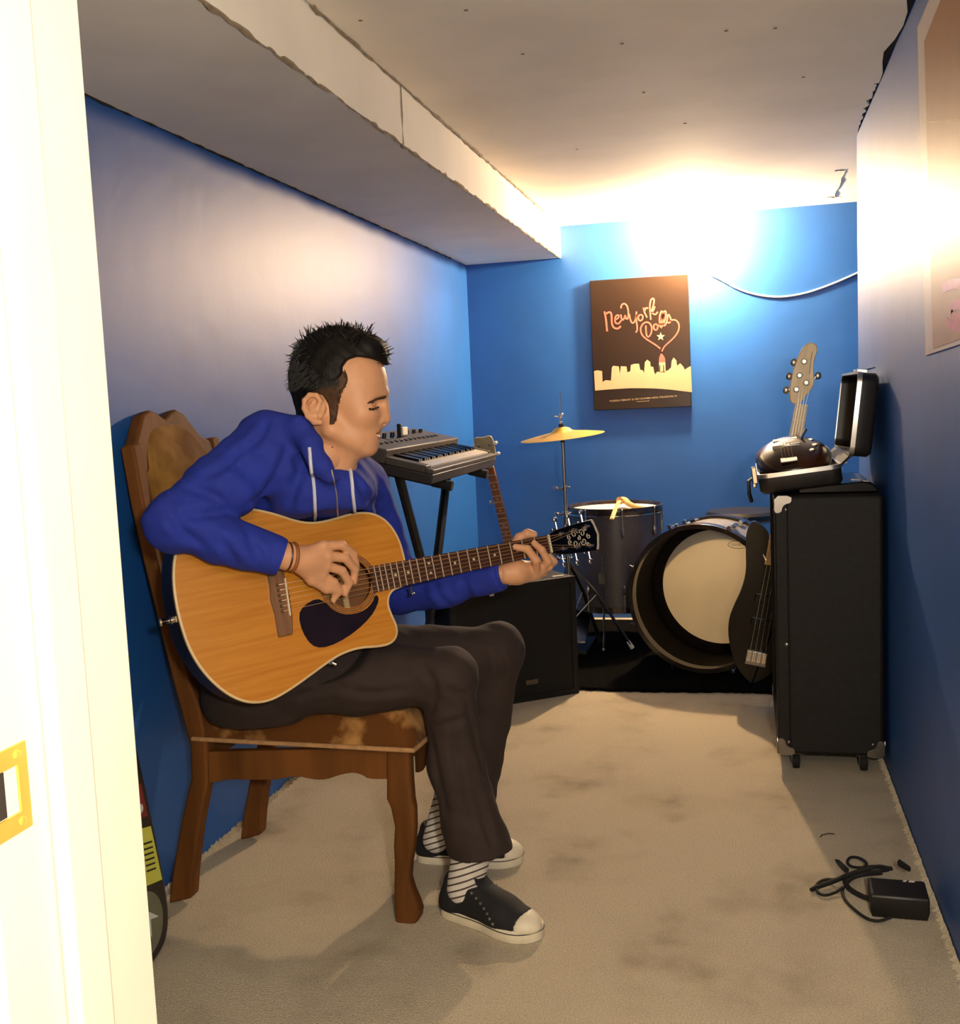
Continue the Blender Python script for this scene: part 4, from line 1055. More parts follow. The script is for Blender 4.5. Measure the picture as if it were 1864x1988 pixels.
# little gadget standing on the panel
gp = at_x(780, 848, -1.25)
gad = thing('metronome', 'small black and white gadget standing on the keyboard', 'gadget', kp(gp.y - KY0, .28, .083))
g0 = kp(gp.y - KY0, .28, .083)
MB().box((g0.x, g0.y, g0.z + .024), (.016, .016, .048)).build('body', M['black'], gad, world=True, bevel=.002)
MB().box((g0.x, g0.y + .05, g0.z + .020), (.014, .06, .030)).build('face', M['white'], gad, world=True, bevel=.002)
ks = thing('keyboard_stand', 'black X-frame stand holding the grey keyboard', 'stand', (KX1 - .17, (KY0 + KY1) / 2, 0))
ymid = (KY0 + KY1) / 2
for s_ in (1, -1):
    for xx in (KX1 - .10, KX1 - .17):
        a_ = Vector((xx, ymid - s_ * .27, .03)); b_ = Vector((xx, ymid + s_ * .24, kz + (.03 if True else 0)))
        break
    xx = KX1 - .14 - (.035 if s_ < 0 else 0)
    MB().path([(xx, ymid - s_ * .30, .04), (xx, ymid + s_ * .26, kz + .02)], .017, 8, flat=(1, 1)).build('leg', M['black'], ks, world=True)
    ft = MB(); ft.tube((KX1 + .03, ymid - s_ * .30, .024), (-1.385, ymid - s_ * .30, .024), .016, .016, 10); ft.build('foot', M['black'], ks, world=True)
    yy = ymid + s_ * .26 - KY0
    ar = MB(); ar.path([kp(yy, -.005, -.017), kp(yy, .355, -.017)], .0155, 10); arm = ar.build('support_arm', M['black'], ks, world=True)
    e = MB(); e.path([kp(yy, -.022, -.017), kp(yy, .05, -.017)], .0175, 10); e.build('end_cap', M['rubber'], arm, world=True)
b = MB(); b.setT(Matrix.Translation((KX1 - .13, ymid, .46)) @ Matrix.Rotation(math.pi / 2, 4, 'Y')); b.lathe([(.045, -.06), (.045, .02), (.03, .025), (.012, .03), (.012, .05), (0, .05)], 20); b.build('pivot', M['black'], ks, world=True)

# ================================================================== BANJO LEANING AT THE KEYBOARD'S END
M['banjoneck'] = mat('banjo_maple_neck', lin(142, 100, 62), rough=.4, var=.15, vscale=10)
M['banjoboard'] = mat('banjo_brown_board', lin(146, 90, 60), rough=.5, var=.2, vscale=14)
M['banjohead'] = mat('pale_headstock', lin(168, 156, 126), rough=.3, var=.08)
J0 = at_y(951, 906, 4.42); J1 = at_y(988, 1056, 4.56)
jd = (J1 - J0).normalized()
jr = Vector((1, 0, 0)) - jd * jd.x; jr.normalize(); jn = jr.cross(jd); jn = jn if jn.y < 0 else -jn
JF = frame(jd.cross(jn), -jd, jn); JF = JF if JF.determinant() > 0 else frame(-jd.cross(jn), -jd, jn)
SCJ = .67
ban = thing('banjo', 'brown banjo leaning behind the floor speaker, neck and headstock showing', 'banjo', J0 + jd * .84, JF)
JN = .84                                             # nut height above the origin, along local y
b = MB(); b.add([(-.021, JN - .50, 0), (.021, JN - .50, 0), (.016, JN, 0), (-.016, JN, 0), (-.021, JN - .50, .006), (.021, JN - .50, .006), (.016, JN, .006), (-.016, JN, .006)],
                [(4, 5, 6, 7), (0, 4, 7, 3), (1, 2, 6, 5), (0, 1, 5, 4), (3, 7, 6, 2), (3, 2, 1, 0)]); bo_ = b.build('fretboard', M['banjoboard'], ban)
b = MB(); b.path([(0, JN - .50, -.017), (0, JN, -.014)], [.019, .015], 10, flat=(1, 1)); b.build('neck', M['banjoneck'], ban)
for k in range(1, 19):
    y = JN - SCJ * (1 - 2 ** (-k / 12)); w = .0165 + .005 * (JN - y) / .5
    if y < JN - .49: break
    MB().tube((-w, y, .0065), (w, y, .0065), .0013, .0013, 6).build('fret', M['fret'], bo_)
for k in (3, 5, 7, 10, 12):
    y = JN - SCJ * (1 - 2 ** (-(k - .5) / 12)); b = MB(); b.setT(Matrix.Translation((0, y, .0062))); b.lathe([(0, .0005), (.004, .0005), (.004, 0)], 10); b.build('inlay_dot', M['inlay'], bo_)
MB().box((0, JN + .003, .006), (.036, .007, .010)).build('nut', M['nut'], ban)
hsb = smooth_closed([(-.017, JN + .005), (-.034, JN + .03), (-.042, JN + .08), (-.042, JN + .125), (-.034, JN + .142), (0, JN + .136), (.034, JN + .142), (.042, JN + .125), (.042, JN + .08), (.034, JN + .03), (.017, JN + .005)], 1)
MB().prism(hsb, -.008, .005).build('headstock', M['banjohead'], ban, bevel=.002)
for x, y in ((-.024, .05), (.024, .05), (-.024, .10), (.024, .10)):
    b = MB(); b.setT(Matrix.Translation((x, JN + y, .005))); b.lathe([(.007, 0), (.007, .003), (.003, .004), (.003, .016), (0, .016)], 10); t_ = b.build('tuner', M['chrome'], ban)
    b = MB(); b.ball((x * 1.9, JN + y, -.012), (.010, .008, .010), 10, 6); b.tube((x, JN + y, -.010), (x * 1.9, JN + y, -.012), .003, .003, 6); b.build('button', M['white'], t_)
b = MB(); yk = JN - SCJ * (1 - 2 ** (-5 / 12)); b.tube((-.018, yk, 0), (-.032, yk, 0), .003, .003, 8); b.ball((-.036, yk, 0), (.007, .008, .008), 10, 6); b.build('fifth_peg', M['chrome'], ban)
b = MB(); b.setT(Matrix.Translation((0, .15, -.02))); b.lathe([(.13, -.04), (.142, -.03), (.142, .02), (.137, .024), (.0, .022)], 40); pot = b.build('pot', M['rosewood'], ban)
b = MB(); b.setT(Matrix.Translation((0, .15, -.02))); b.lathe([(.0, .0235), (.130, .0235), (.134, .025), (.1425, .022), (.1425, .012)], 40); b.build('drum_skin', M['headcream'], pot)

# ================================================================== POWER ADAPTER ON THE CARPET
ad = thing('power_adapter', 'black power adapter with its cable bundled on the carpet', 'adapter', (.31, 2.44, 0))
ab = [at_z(1690, 1782, 0), at_z(1806, 1792, 0)]
ax_ = (ab[1] - ab[0]); aw = ax_.length; ax_.normalize(); ay_ = Vector((-ax_.y, ax_.x, 0))
b = MB(); T = Matrix.Translation(ab[0]) @ frame(ax_, ay_, (0, 0, 1)).to_4x4(); b.setT(T)
b.loft([[(.004, .004, .001), (aw - .004, .004, .001), (aw - .004, .09, .001), (.004, .09, .001)], [(0, 0, .02), (aw, 0, .02), (aw, .094, .02), (0, .094, .02)], [(0, .002, .05), (aw, .002, .05), (aw, .092, .05), (0, .092, .05)], [(.004, .006, .054), (aw - .004, .006, .054), (aw - .004, .088, .054), (.004, .088, .054)]])
b.build('brick', M['black'], ad, world=True, bevel=.003)
b = MB(); b.setT(T); b.add([(aw * .70, .076, .0545), (aw * .80, .076, .0545), (aw * .83, .086, .0545), (aw * .73, .086, .0545)], [(0, 1, 2, 3)]); b.add([(aw * .60, .076, .0545), (aw * .66, .076, .0545), (aw * .69, .086, .0545), (aw * .63, .086, .0545)], [(0, 1, 2, 3)]); b.build('sticker', M['white'], ad, world=True, smooth=False)
def zc(x, y, z=.006): p = at_z(1500 + x / 5.12, 1560 + y / 5.12, z); return (p.x, p.y, p.z)
def cable(pts, r=.0035, nm='cable'):
    b = MB(); q = smooth_open([zc(*p) for p in pts], 2); b.path(q, r, 7); return b.build(nm, M['rubber'], ad, world=True)
cable([(1180, 1130, .02), (1060, 1175), (940, 1150), (820, 1060), (710, 950), (690, 860), (720, 820, .014), (620, 890), (510, 920), (440, 880), (430, 800), (520, 750), (640, 760, .012), (720, 720, .016), (860, 670, .02), (960, 600, .02), (860, 535), (770, 530), (735, 580), (780, 630), (880, 640, .014), (1000, 620, .03), (1180, 640, .05)])
cable([(390, 860), (480, 810, .01), (620, 765, .018), (760, 700, .024), (900, 660, .028), (1060, 620, .04), (1180, 650, .056)], .0048)
cable([(400, 850), (560, 800, .008), (700, 740, .012), (840, 690, .016), (1000, 680, .03), (1150, 660, .05)], .0042)
cable([(720, 760, .01), (740, 830, .008), (840, 900, .006), (960, 950, .008), (1050, 960, .02)], .006)
cable([(730, 790, .02), (800, 730, .024), (930, 700, .03), (1080, 690, .05)], .005)
b = MB(); b.path([zc(385, 858, .008), zc(425, 835, .008)], [.005, .0055], 8); b.build('plug', M['rubber'], ad, world=True)
b = MB(); b.path([zc(650, 575, .010), zc(735, 660, .010)], [.0055, .007], 8); b.path([zc(632, 562, .010), zc(652, 578, .010)], [.003, .003], 8); b.build('plug', M['rubber'], ad, world=True)
b = MB(); b.path([zc(1260, 590, .058), zc(1360, 650, .060)], [.009, .007], 8, flat=(1, .6)); b.build('strain_relief', M['rubber'], ad, world=True)
b = MB(); b.path([zc(475, 332, .003), zc(495, 312, .004), zc(560, 298, .004), zc(615, 303, .003)], .0015, 5); w_ = b.build('bent_wire', M['gapdark'])
rebase(w_, zc(540, 305, 0)); tag(w_, 'tiny bent wire lying on the carpet near the cabinet', 'wire')

# ================================================================== STICKERED CASE BEHIND THE DOOR FRAME
tilt_ = math.radians(4)
sc_m = frame((0, 1, 0), Vector((-math.sin(tilt_), 0, math.cos(tilt_))), Vector((math.cos(tilt_), 0, math.sin(tilt_))))
gc = thing('guitar_case', 'black instrument case covered in stickers leaning behind the door frame', 'case', (-1.248, 1.842, .002), sc_m)
cp = smooth_closed([(.02, .0), (.10, .0), (.158, .02), (.184, .07), (.184, .14), (.178, .22), (.166, .34), (.150, .48), (.13, .62), (.12, .86), (.06, .92), (-.06, .92), (-.12, .86), (-.13, .62), (-.15, .45), (-.17, .28), (-.18, .14), (-.16, .04), (-.10, .0), (-.02, 0)], 2)
MB().prism(cp, -.075, 0).build('shell', M['casehide'], gc, bevel=.012, seg=3)
def sticker(poly, m_, nm='sticker', z=.0005, lab=None):
    o = MB().prism(poly, z, z + .0006).build(nm, m_, gc, smooth=False)
    if lab: o['label'] = lab
    return o
M['st_yel'] = mat('yellow_sticker', lin(210, 214, 88), rough=.4, var=.06)
M['st_red'] = mat('dark_red_sticker', lin(128, 40, 44), rough=.4, var=.25, vscale=60)
M['st_grey'] = mat('olive_grey_sticker', lin(112, 112, 92), rough=.5, var=.06)
M['st_wht'] = mat('white_sticker', lin(206, 214, 212), rough=.4, var=.04)
sticker([(.04, .185), (.168, .158), (.154, .285), (.05, .31)], M['st_yel'], lab='yellow printed sticker')
sticker([(.06, .215), (.108, .202), (.108, .25), (.07, .265)], M['st_grey'], 'printed_figure', .0012)
for i in range(6): sticker([(.115, .198 + .012 * i), (.150, .190 + .012 * i), (.150, .194 + .012 * i), (.115, .202 + .012 * i)], M['casehide'], 'print_line', .0012)
sticker(arc(.085, .095, .068, 0, 360, 28)[:-1], M['st_grey'], lab='round olive sticker with a white bird')
sticker([(.05, .075), (.075, .10), (.072, .125), (.10, .118), (.135, .09), (.105, .098), (.10, .06), (.085, .09)], M['st_wht'], 'bird_print', .0012)
sticker([(.05, .325), (.148, .31), (.140, .385), (.05, .40)], M['st_red'], lab='dark red sticker')
sticker(arc(.125, .335, .010, 0, 360, 12)[:-1], M['st_wht'], 'print_dot', .0012)
sticker([(.03, .44), (.128, .43), (.118, .56), (.03, .56)], M['st_wht'], lab='white sticker')
# ================================================================== PERSON
# ---- signed distance helpers (numpy) and surface nets
def _v(p): return np.array((p[0], p[1], p[2]), dtype=np.float32)
class Grid:
    def __init__(s, lo, hi, h):
        s.lo = np.array(lo, np.float32); s.h = h
        n = np.ceil((np.array(hi) - s.lo) / h).astype(int) + 1
        s.n = n
        ax = [s.lo[i] + h * np.arange(n[i], dtype=np.float32) for i in range(3)]
        s.X, s.Y, s.Z = np.meshgrid(*ax, indexing='ij', sparse=True)
    def cone(s, a, b, ra, rb=None, sq=None):
        rb = ra if rb is None else rb
        a, b = _v(a), _v(b); d = b - a; L2 = float(d @ d)
        px, py, pz = s.X - a[0], s.Y - a[1], s.Z - a[2]
        t = np.clip((px * d[0] + py * d[1] + pz * d[2]) / L2, 0, 1)
        qx, qy, qz = px - t * d[0], py - t * d[1], pz - t * d[2]
        if sq is not None:                       # squash: (direction, factor) widens along a direction
            n, k = _v(sq[0]), sq[1]
            m = qx * n[0] + qy * n[1] + qz * n[2]; c = (1 / k - 1)
            qx, qy, qz = qx + m * c * n[0], qy + m * c * n[1], qz + m * c * n[2]
        return np.sqrt(qx * qx + qy * qy + qz * qz) - (ra + (rb - ra) * t)
    def ell(s, c, r, F=None):
        c = _v(c); px, py, pz = s.X - c[0], s.Y - c[1], s.Z - c[2]
        if F is not None:
            F = np.array(F, np.float32)          # columns are axes
            px, py, pz = (px * F[0, 0] + py * F[1, 0] + pz * F[2, 0], px * F[0, 1] + py * F[1, 1] + pz * F[2, 1], px * F[0, 2] + py * F[1, 2] + pz * F[2, 2])
        k0 = np.sqrt((px / r[0]) ** 2 + (py / r[1]) ** 2 + (pz / r[2]) ** 2)
        k1 = np.sqrt((px / r[0] ** 2) ** 2 + (py / r[1] ** 2) ** 2 + (pz / r[2] ** 2) ** 2) + 1e-9
        return k0 * (k0 - 1) / k1
    def chain(s, pts, rad, k=.01):
        f = None
        for i in range(len(pts) - 1):
            g = s.cone(pts[i], pts[i + 1], rad[i], rad[i + 1]); f = g if f is None else smin(f, g, k)
        return f
def smin(a, b, k):
    h = np.clip(.5 + .5 * (b - a) / k, 0, 1)
    return b + (a - b) * h - k * h * (1 - h)
def smax(a, b, k): return -smin(-a, -b, k)
def nets(F, lo, h):
    F = F.astype(np.float32); ins_ = F < 0
    nx, ny, nz = F.shape
    cnt = np.zeros((nx - 1, ny - 1, nz - 1), np.int8)
    for dx in (0, 1):
        for dy in (0, 1):
            for dz in (0, 1):
                cnt += ins_[dx:nx - 1 + dx, dy:ny - 1 + dy, dz:nz - 1 + dz]
    act = (cnt > 0) & (cnt < 8)
    ci = np.argwhere(act); idx = -np.ones(act.shape, np.int64); idx[act] = np.arange(len(ci))
    acc = np.zeros((len(ci), 3)); num = np.zeros(len(ci))
    C = [(0, 0, 0), (1, 0, 0), (0, 1, 0), (1, 1, 0), (0, 0, 1), (1, 0, 1), (0, 1, 1), (1, 1, 1)]
    E = [(0, 1), (2, 3), (4, 5), (6, 7), (0, 2), (1, 3), (4, 6), (5, 7), (0, 4), (1, 5), (2, 6), (3, 7)]
    val = [F[ci[:, 0] + c[0], ci[:, 1] + c[1], ci[:, 2] + c[2]] for c in C]
    for a, b in E:
        m = (val[a] < 0) != (val[b] < 0)
        t = np.where(m, val[a] / np.where(m, val[a] - val[b], 1), 0)
        p = np.array(C[a]) + t[:, None] * (np.array(C[b]) - np.array(C[a]))
        acc[m] += p[m]; num[m] += 1
    V = (ci + acc / num[:, None]) * h + np.array(lo)
    Q = []
    for ax in range(3):
        sl0 = [slice(None)] * 3; sl1 = [slice(None)] * 3
        sl0[ax] = slice(0, -1); sl1[ax] = slice(1, None)
        ch = ins_[tuple(sl0)] != ins_[tuple(sl1)]
        o = [i for i in range(3) if i != ax]
        e = np.argwhere(ch)
        e = e[(e[:, o[0]] > 0) & (e[:, o[1]] > 0) & (e[:, o[0]] < F.shape[o[0]] - 1) & (e[:, o[1]] < F.shape[o[1]] - 1)]
        if not len(e): continue
        d0, d1 = np.zeros(3, int), np.zeros(3, int); d0[o[0]] = 1; d1[o[1]] = 1
        q = np.stack([idx[tuple((e - d0 - d1).T)], idx[tuple((e - d1).T)], idx[tuple(e.T)], idx[tuple((e - d0).T)]], 1)
        flip = ins_[tuple(e.T)] if ax != 1 else ~ins_[tuple(e.T)]
        q[~flip] = q[~flip][:, ::-1]
        Q.append(q)
    return V, np.concatenate(Q)
def relax(V, Q, it=2, w=.5):
    E = np.concatenate([Q[:, [0, 1]], Q[:, [1, 2]], Q[:, [2, 3]], Q[:, [3, 0]]])
    for _ in range(it):
        S = np.zeros_like(V); n = np.zeros(len(V))
        np.add.at(S, E[:, 0], V[E[:, 1]]); np.add.at(S, E[:, 1], V[E[:, 0]]); np.add.at(n, E[:, 0], 1); np.add.at(n, E[:, 1], 1)
        V = V * (1 - w) + w * S / n[:, None]
    return V
def sdf_object(name, pieces, mats, parent, it=2, matfn=None, angle=80):
    """pieces: list of (F, grid) ; one mesh object"""
    Vs, Qs, n = [], [], 0
    for F, g in pieces:
        V, Q = nets(F, g.lo, g.h); V = relax(V, Q, it); Vs.append(V); Qs.append(Q + n); n += len(V)
    V = np.concatenate(Vs); Q = np.concatenate(Qs)
    inv = np.array(WM[parent.name].inverted())
    VL = V @ inv[:3, :3].T + inv[:3, 3]
    me = bpy.data.meshes.new(name)
    me.from_pydata(VL.tolist(), [], Q.tolist()); me.update()
    for m_ in (mats if isinstance(mats, list) else [mats]): me.materials.append(m_)
    if matfn is not None:
        me.polygons.foreach_set('material_index', matfn(V[Q].mean(1)).astype(np.int32).tolist())
    me.shade_smooth()
    o = bpy.data.objects.new(name, me); link(o, parent); WM[o.name] = WM[parent.name].copy()
    return o

M['skin'] = mat('skin', lin(208, 154, 116), rough=.5, var=.05, vscale=30, spec=.4)
_b = M['skin'].node_tree.nodes['Principled BSDF']; _b.inputs['Subsurface Weight'].default_value = .12; _b.inputs['Subsurface Radius'].default_value = (.012, .005, .003); _b.inputs['Subsurface Scale'].default_value = .4
M['lip'] = mat('lips', lin(176, 104, 84), rough=.45, var=.05)
M['nail'] = mat('nail', lin(222, 172, 142), rough=.3, var=.04)
M['hair'] = mat('dark_brown_hair', lin(13, 9, 6), rough=.6, spec=.25, var=.4, vscale=60, stretch=(1, 1, .3), bump=.5, bscale=220, bdist=.002)
M['hair2'] = mat('brown_side_hair', lin(70, 45, 27), rough=.6, spec=.3, var=.35, vscale=90, bump=.5, bscale=300, bdist=.0015)
M['hoodie'] = mat('royal_blue_fleece', lin(26, 46, 150), rough=.85, var=.10, vscale=7, bump=.5, bscale=28, bdist=.006)
M['tee'] = mat('navy_tee', lin(14, 16, 40), rough=.9)
M['trouser'] = mat('dark_brown_corduroy', lin(44, 32, 29), rough=.85, var=.10, vscale=9, bump=.4, bscale=20, bdist=.006)
M['cord'] = mat('pale_drawstring', lin(206, 208, 226), rough=.7, var=.05)
M['canvas'] = mat('black_canvas', lin(20, 20, 24), rough=.8, var=.15, vscale=200)
M['rubberwhite'] = mat('white_rubber_sole', lin(222, 212, 188), rough=.5, var=.08, vscale=30)

man_ = thing('person', 'man in a blue hoodie seated sideways playing an acoustic guitar', 'person', (-1.0, 2.35, 0))

# ---------------------------------------------------------------- head (frame: u face-forward, w to the camera side, v up)
HU, HV, HW = Vector(RC[:, 0]), Vector(-RC[:, 1]), Vector(-RC[:, 2])
HD = 2.2; HS = FPX / HD
HO = at_d(660, 760, HD)
YAWH = math.radians(6)                       # head turned a touch towards the camera
hu, hw = HU * math.cos(YAWH) + HW * math.sin(YAWH), HW * math.cos(YAWH) - HU * math.sin(YAWH)
def h(px, py, w=0.0): return HO + hu * ((px - 660) / HS) + HV * ((760 - py) / HS) + hw * w
HF = np.array([[hu.x, hw.x, HV.x], [hu.y, hw.y, HV.y], [hu.z, hw.z, HV.z]])
def hell(g, px, py, w, ru, rw, rv, rot=0):
    F = HF
    if rot:
        c_, s_ = math.cos(rot), math.sin(rot); a = HF[:, 0] * c_ + HF[:, 2] * s_; b_ = -HF[:, 0] * s_ + HF[:, 2] * c_
        F = np.stack([a, HF[:, 1], b_], 1)
    return g.ell(h(px, py, w), (ru, rw, rv), F)
def head_sdf(g, ears=True):
    f = hell(g, 655, 738, 0, .092, .074, .096)
    f = smin(f, hell(g, 704, 765, 0, .050, .060, .082), .03)
    f = smin(f, hell(g, 700, 815, 0, .040, .050, .055), .03)
    for s in (1, -1):
        f = smin(f, g.cone(h(655, 838, s * .052), h(712, 868, s * .014), .017, .015), .028)
        f = smin(f, hell(g, 712, 806, s * .036, .022, .020, .020), .02)          # cheek
        f = smin(f, g.cone(h(746, 764, s * .006), h(728, 766, s * .040), .0075, .007), .012)   # brow
    f = smin(f, hell(g, 692, 855, 0, .036, .040, .026), .02)
    f = smin(f, hell(g, 717, 869, 0, .0145, .018, .0135), .012)                  # chin
    f = smin(f, hell(g, 722, 838, 0, .016, .024, .026), .012)                    # mouth mound
    f = smin(f, g.cone(h(744, 772), h(749.5, 812), .0070, .0105), .009)          # nose
    f = smin(f, g.cone(h(740, 790), h(742, 816), .013, .012), .012)
    for s in (1, -1):
        f = smin(f, hell(g, 741, 817, s * .0125, .0095, .0065, .0075), .006)     # wings
        f = smax(f, -g.cone(h(747, 823, s * .0065), h(742, 819, s * .0065), .0035), .003)
        f = smax(f, -hell(g, 745, 788, s * .030, .016, .016, .010), .012)        # socket
        f = smin(f, hell(g, 725.5, 788, s * .030, .0125, .0125, .0115), .003)    # lid over the eyeball
    f = smin(f, hell(g, 731.5, 836, 0, .0095, .020, .0050, .25), .004)           # upper lip
    f = smin(f, hell(g, 728.5, 851, 0, .0090, .018, .0055, -.2), .004)           # lower lip
    f = smax(f, -hell(g, 735, 843.5, 0, .013, .017, .0022, .1), .003)            # parted mouth
    f = smin(f, g.cone(h(638, 815), h(626, 945, -.05), .056, .060), .022)              # neck
    f = smin(f, g.cone(h(676, 878), h(640, 930, -.03), .016, .018), .03)               # throat
    if ears:
        for s in (1, -1):
            fe = hell(g, 630, 800, s * .075, .020, .005, .029, -.22)
            fe = smax(fe, -hell(g, 633, 803, s * .086, .0115, .008, .016, -.15), .004)
            pts = [(636, 803), (641, 786), (634, 776), (621, 775), (611, 785), (610, 800), (617, 815), (630, 825), (641, 826)]
            fe = smin(fe, g.chain([h(p[0], p[1], s * .083) for p in pts], [.0032, .0048, .0052, .0052, .005, .0046, .005, .0065, .006], .003), .004)
            fe = smin(fe, g.chain([h(p[0], p[1], s * .0815) for p in ((627, 787), (621, 797), (624, 810), (634, 817))], [.003, .0032, .003, .003], .003), .003)
            fe = smin(fe, hell(g, 641, 803, s * .077, .004, .004, .006), .003)   # tragus
            fe = smin(fe, g.cone(h(634, 800, s * .066), h(630, 802, s * .078), .014, .010), .008)
            f = smin(f, fe, .006)
    return f
lo = [min(h(a, b_, w)[i] for a in (560, 775) for b_ in (625, 965) for w in (-.1, .1)) for i in range(3)]
hi = [max(h(a, b_, w)[i] for a in (560, 775) for b_ in (625, 965) for w in (-.1, .1)) for i in range(3)]
gh = Grid(lo, hi, .0022)
FH = head_sdf(gh)

# ---------------------------------------------------------------- hands
def P_(px, py, d): return at_d(px, py, d)
# fretting hand (guitar coordinates give the board: surface z = ZF)
def gw(x, y, z): return G0 + ga * x + gb * y + gn * z
def gpx(px, py, z):                       # point seen at a pixel, at height z above the soundboard origin plane
    return at_plane(px, py, G0 + gn * z, gn)
ELL, CUL = P_(775, 1145, 2.58), gpx(968, 1114, -.032)
wrL = CUL + (ELL - CUL).normalized() * .012
pal = [gpx(1003, 1111, -.026), gpx(1034, 1104, -.020)]
lfr = []
lfr.append(([gpx(1046, 1108, -.016), gpx(1064, 1090, .014), gpx(1052, 1068, .020), gpx(1037, 1055, .006)], [.0105, .0092, .0086, .0074]))      # index
lfr.append(([gpx(1041, 1112, -.014), gpx(1041, 1088, .020), gpx(1024, 1066, .020), gpx(1001, 1062, .006)], [.0108, .0096, .0090, .0076]))      # middle
lfr.append(([gpx(1036, 1116, -.020), gpx(1066, 1100, -.004), gpx(1076, 1091, -.012), gpx(1066, 1078, -.014)], [.0102, .0090, .0084, .0072]))    # ring, tucked
lfr.append(([gpx(1030, 1119, -.026), gpx(1056, 1112, -.020), gpx(1062, 1098, -.026), gpx(1052, 1090, -.030)], [.0090, .0080, .0072, .0064]))    # little
lth = ([gpx(985, 1108, -.034), gpx(992, 1075, -.042), gpx(1008, 1045, -.030), gpx(1024, 1036, -.016), gpx(1037, 1038, -.010)], [.0150, .0130, .0112, .0104, .0085])
def left_hand(g):
    f = g.cone(wrL, pal[0], .0255, .0265)
    f = smin(f, g.cone(pal[0], gpx(1040, 1103, -.022), .0265, .0185, (gb, 1.0)), .015)
    f = smin(f, g.cone(gpx(1012, 1120, -.030), gpx(1042, 1116, -.022), .013, .012), .012)
    for p, r in lfr: f = smin(f, g.chain(p, r, .004), .006)
    f = smin(f, g.chain(*lth, .006), .012)
    return f
# strumming hand
wr = gpx(556, 1080, .060)
kn = [gpx(628, 1060, .066), gpx(635, 1079, .062), gpx(633, 1098, .055), gpx(626, 1115, .046)]
rfr = []
rfr.append(([kn[0], gpx(663, 1058, .064), gpx(686, 1076, .050), gpx(692, 1099, .036)], [.0108, .0095, .0088, .0074]))
rfr.append(([kn[1], gpx(670, 1083, .058), gpx(689, 1105, .042), gpx(687, 1129, .030)], [.0112, .0098, .0090, .0074]))
rfr.append(([kn[2], gpx(664, 1108, .048), gpx(678, 1131, .034), gpx(670, 1152, .024)], [.0106, .0093, .0086, .0070]))
rfr.append(([kn[3], gpx(649, 1130, .038), gpx(657, 1150, .026), gpx(647, 1165, .018)], [.0094, .0082, .0074, .0062]))
rth = ([gpx(583, 1096, .052), gpx(606, 1124, .040), gpx(634, 1142, .030), gpx(656, 1142, .024)], [.0160, .0128, .0110, .0086])
def right_hand(g):
    f = g.cone(gpx(520, 1074, .056), wr, .026, .0245)
    f = smin(f, g.cone(wr, gpx(600, 1084, .056), .0245, .024), .015)
    for k_, r_ in zip(kn, (.0125, .013, .0125, .0112)): f = smin(f, g.cone(gpx(588, 1086, .054), k_, .019, r_), .012)
    for p, r in rfr: f = smin(f, g.chain(p, r, .003), .0025)
    f = smin(f, g.chain(*rth, .006), .014)
    return f
def bounds(pts, m_):
    a = np.array([tuple(p) for p in pts]); return a.min(0) - m_, a.max(0) + m_
allL = [wrL] + pal + [p for f_ in lfr for p in f_[0]] + lth[0]; glh = Grid(*bounds(allL, .034), .0018)
allR = [wr, gpx(520, 1074, .056)] + kn + [p for f_ in rfr for p in f_[0]] + rth[0]; grh = Grid(*bounds(allR, .034), .0018)

# ---------------------------------------------------------------- joints of the clothed body
SR, SL = P_(520, 868, 2.20), P_(702, 940, 2.46)
ELR, CUR = P_(338, 1014, 2.09), gpx(534, 1078, .060)
HIP = P_(500, 1285, 2.55)
HR_, HL_ = P_(500, 1318, 2.43), P_(560, 1300, 2.64)
KR_, KL_ = P_(868, 1312, 2.385), P_(966, 1264, 2.62)
MR_, AR_ = P_(888, 1485, 2.42), P_(931, 1652, 2.43)
ML_, AL_ = P_(938, 1410, 2.68), P_(908, 1548, 2.70)
tn = Vector((.66, -.72, 0)).normalized(); tl_ = Vector((.72, .66, 0)).normalized()
shc = (SR + SL) / 2
spine = (shc - HIP).normalized()
tl2 = (tl_ - spine * tl_.dot(spine)).normalized(); tf = spine.cross(tl2); tf = tf if tf.dot(tn) > 0 else -tf
TF = np.array([[tl2.x, tf.x, spine.x], [tl2.y, tf.y, spine.y], [tl2.z, tf.z, spine.z]])
def torso(g, gr=0.0):
    f = g.ell(shc.lerp(HIP, .26) - tf * .01, (.175 + gr, .118 + gr, .20 + gr), TF)
    f = smin(f, g.cone(shc.lerp(HIP, .45), HIP.lerp(shc, .05), .128 + gr, .135 + gr, (tl2, 1.18)), .06)
    f = smin(f, g.cone(SR, SL, .062 + gr, .058 + gr), .05)
    return f
allB = [SR, SL, ELR, CUR, ELL, CUL, HIP, h(600, 800, 0)]
gB = Grid(*bounds(allB, .17), .0055)
ghalf = (gB.X - G0.x) * gn.x + (gB.Y - G0.y) * gn.y + (gB.Z - G0.z) * gn.z
gxl = (gB.X - G0.x) * ga.x + (gB.Y - G0.y) * ga.y + (gB.Z - G0.z) * ga.z
gyl = (gB.X - G0.x) * gb.x + (gB.Y - G0.y) * gb.y + (gB.Z - G0.z) * gb.z
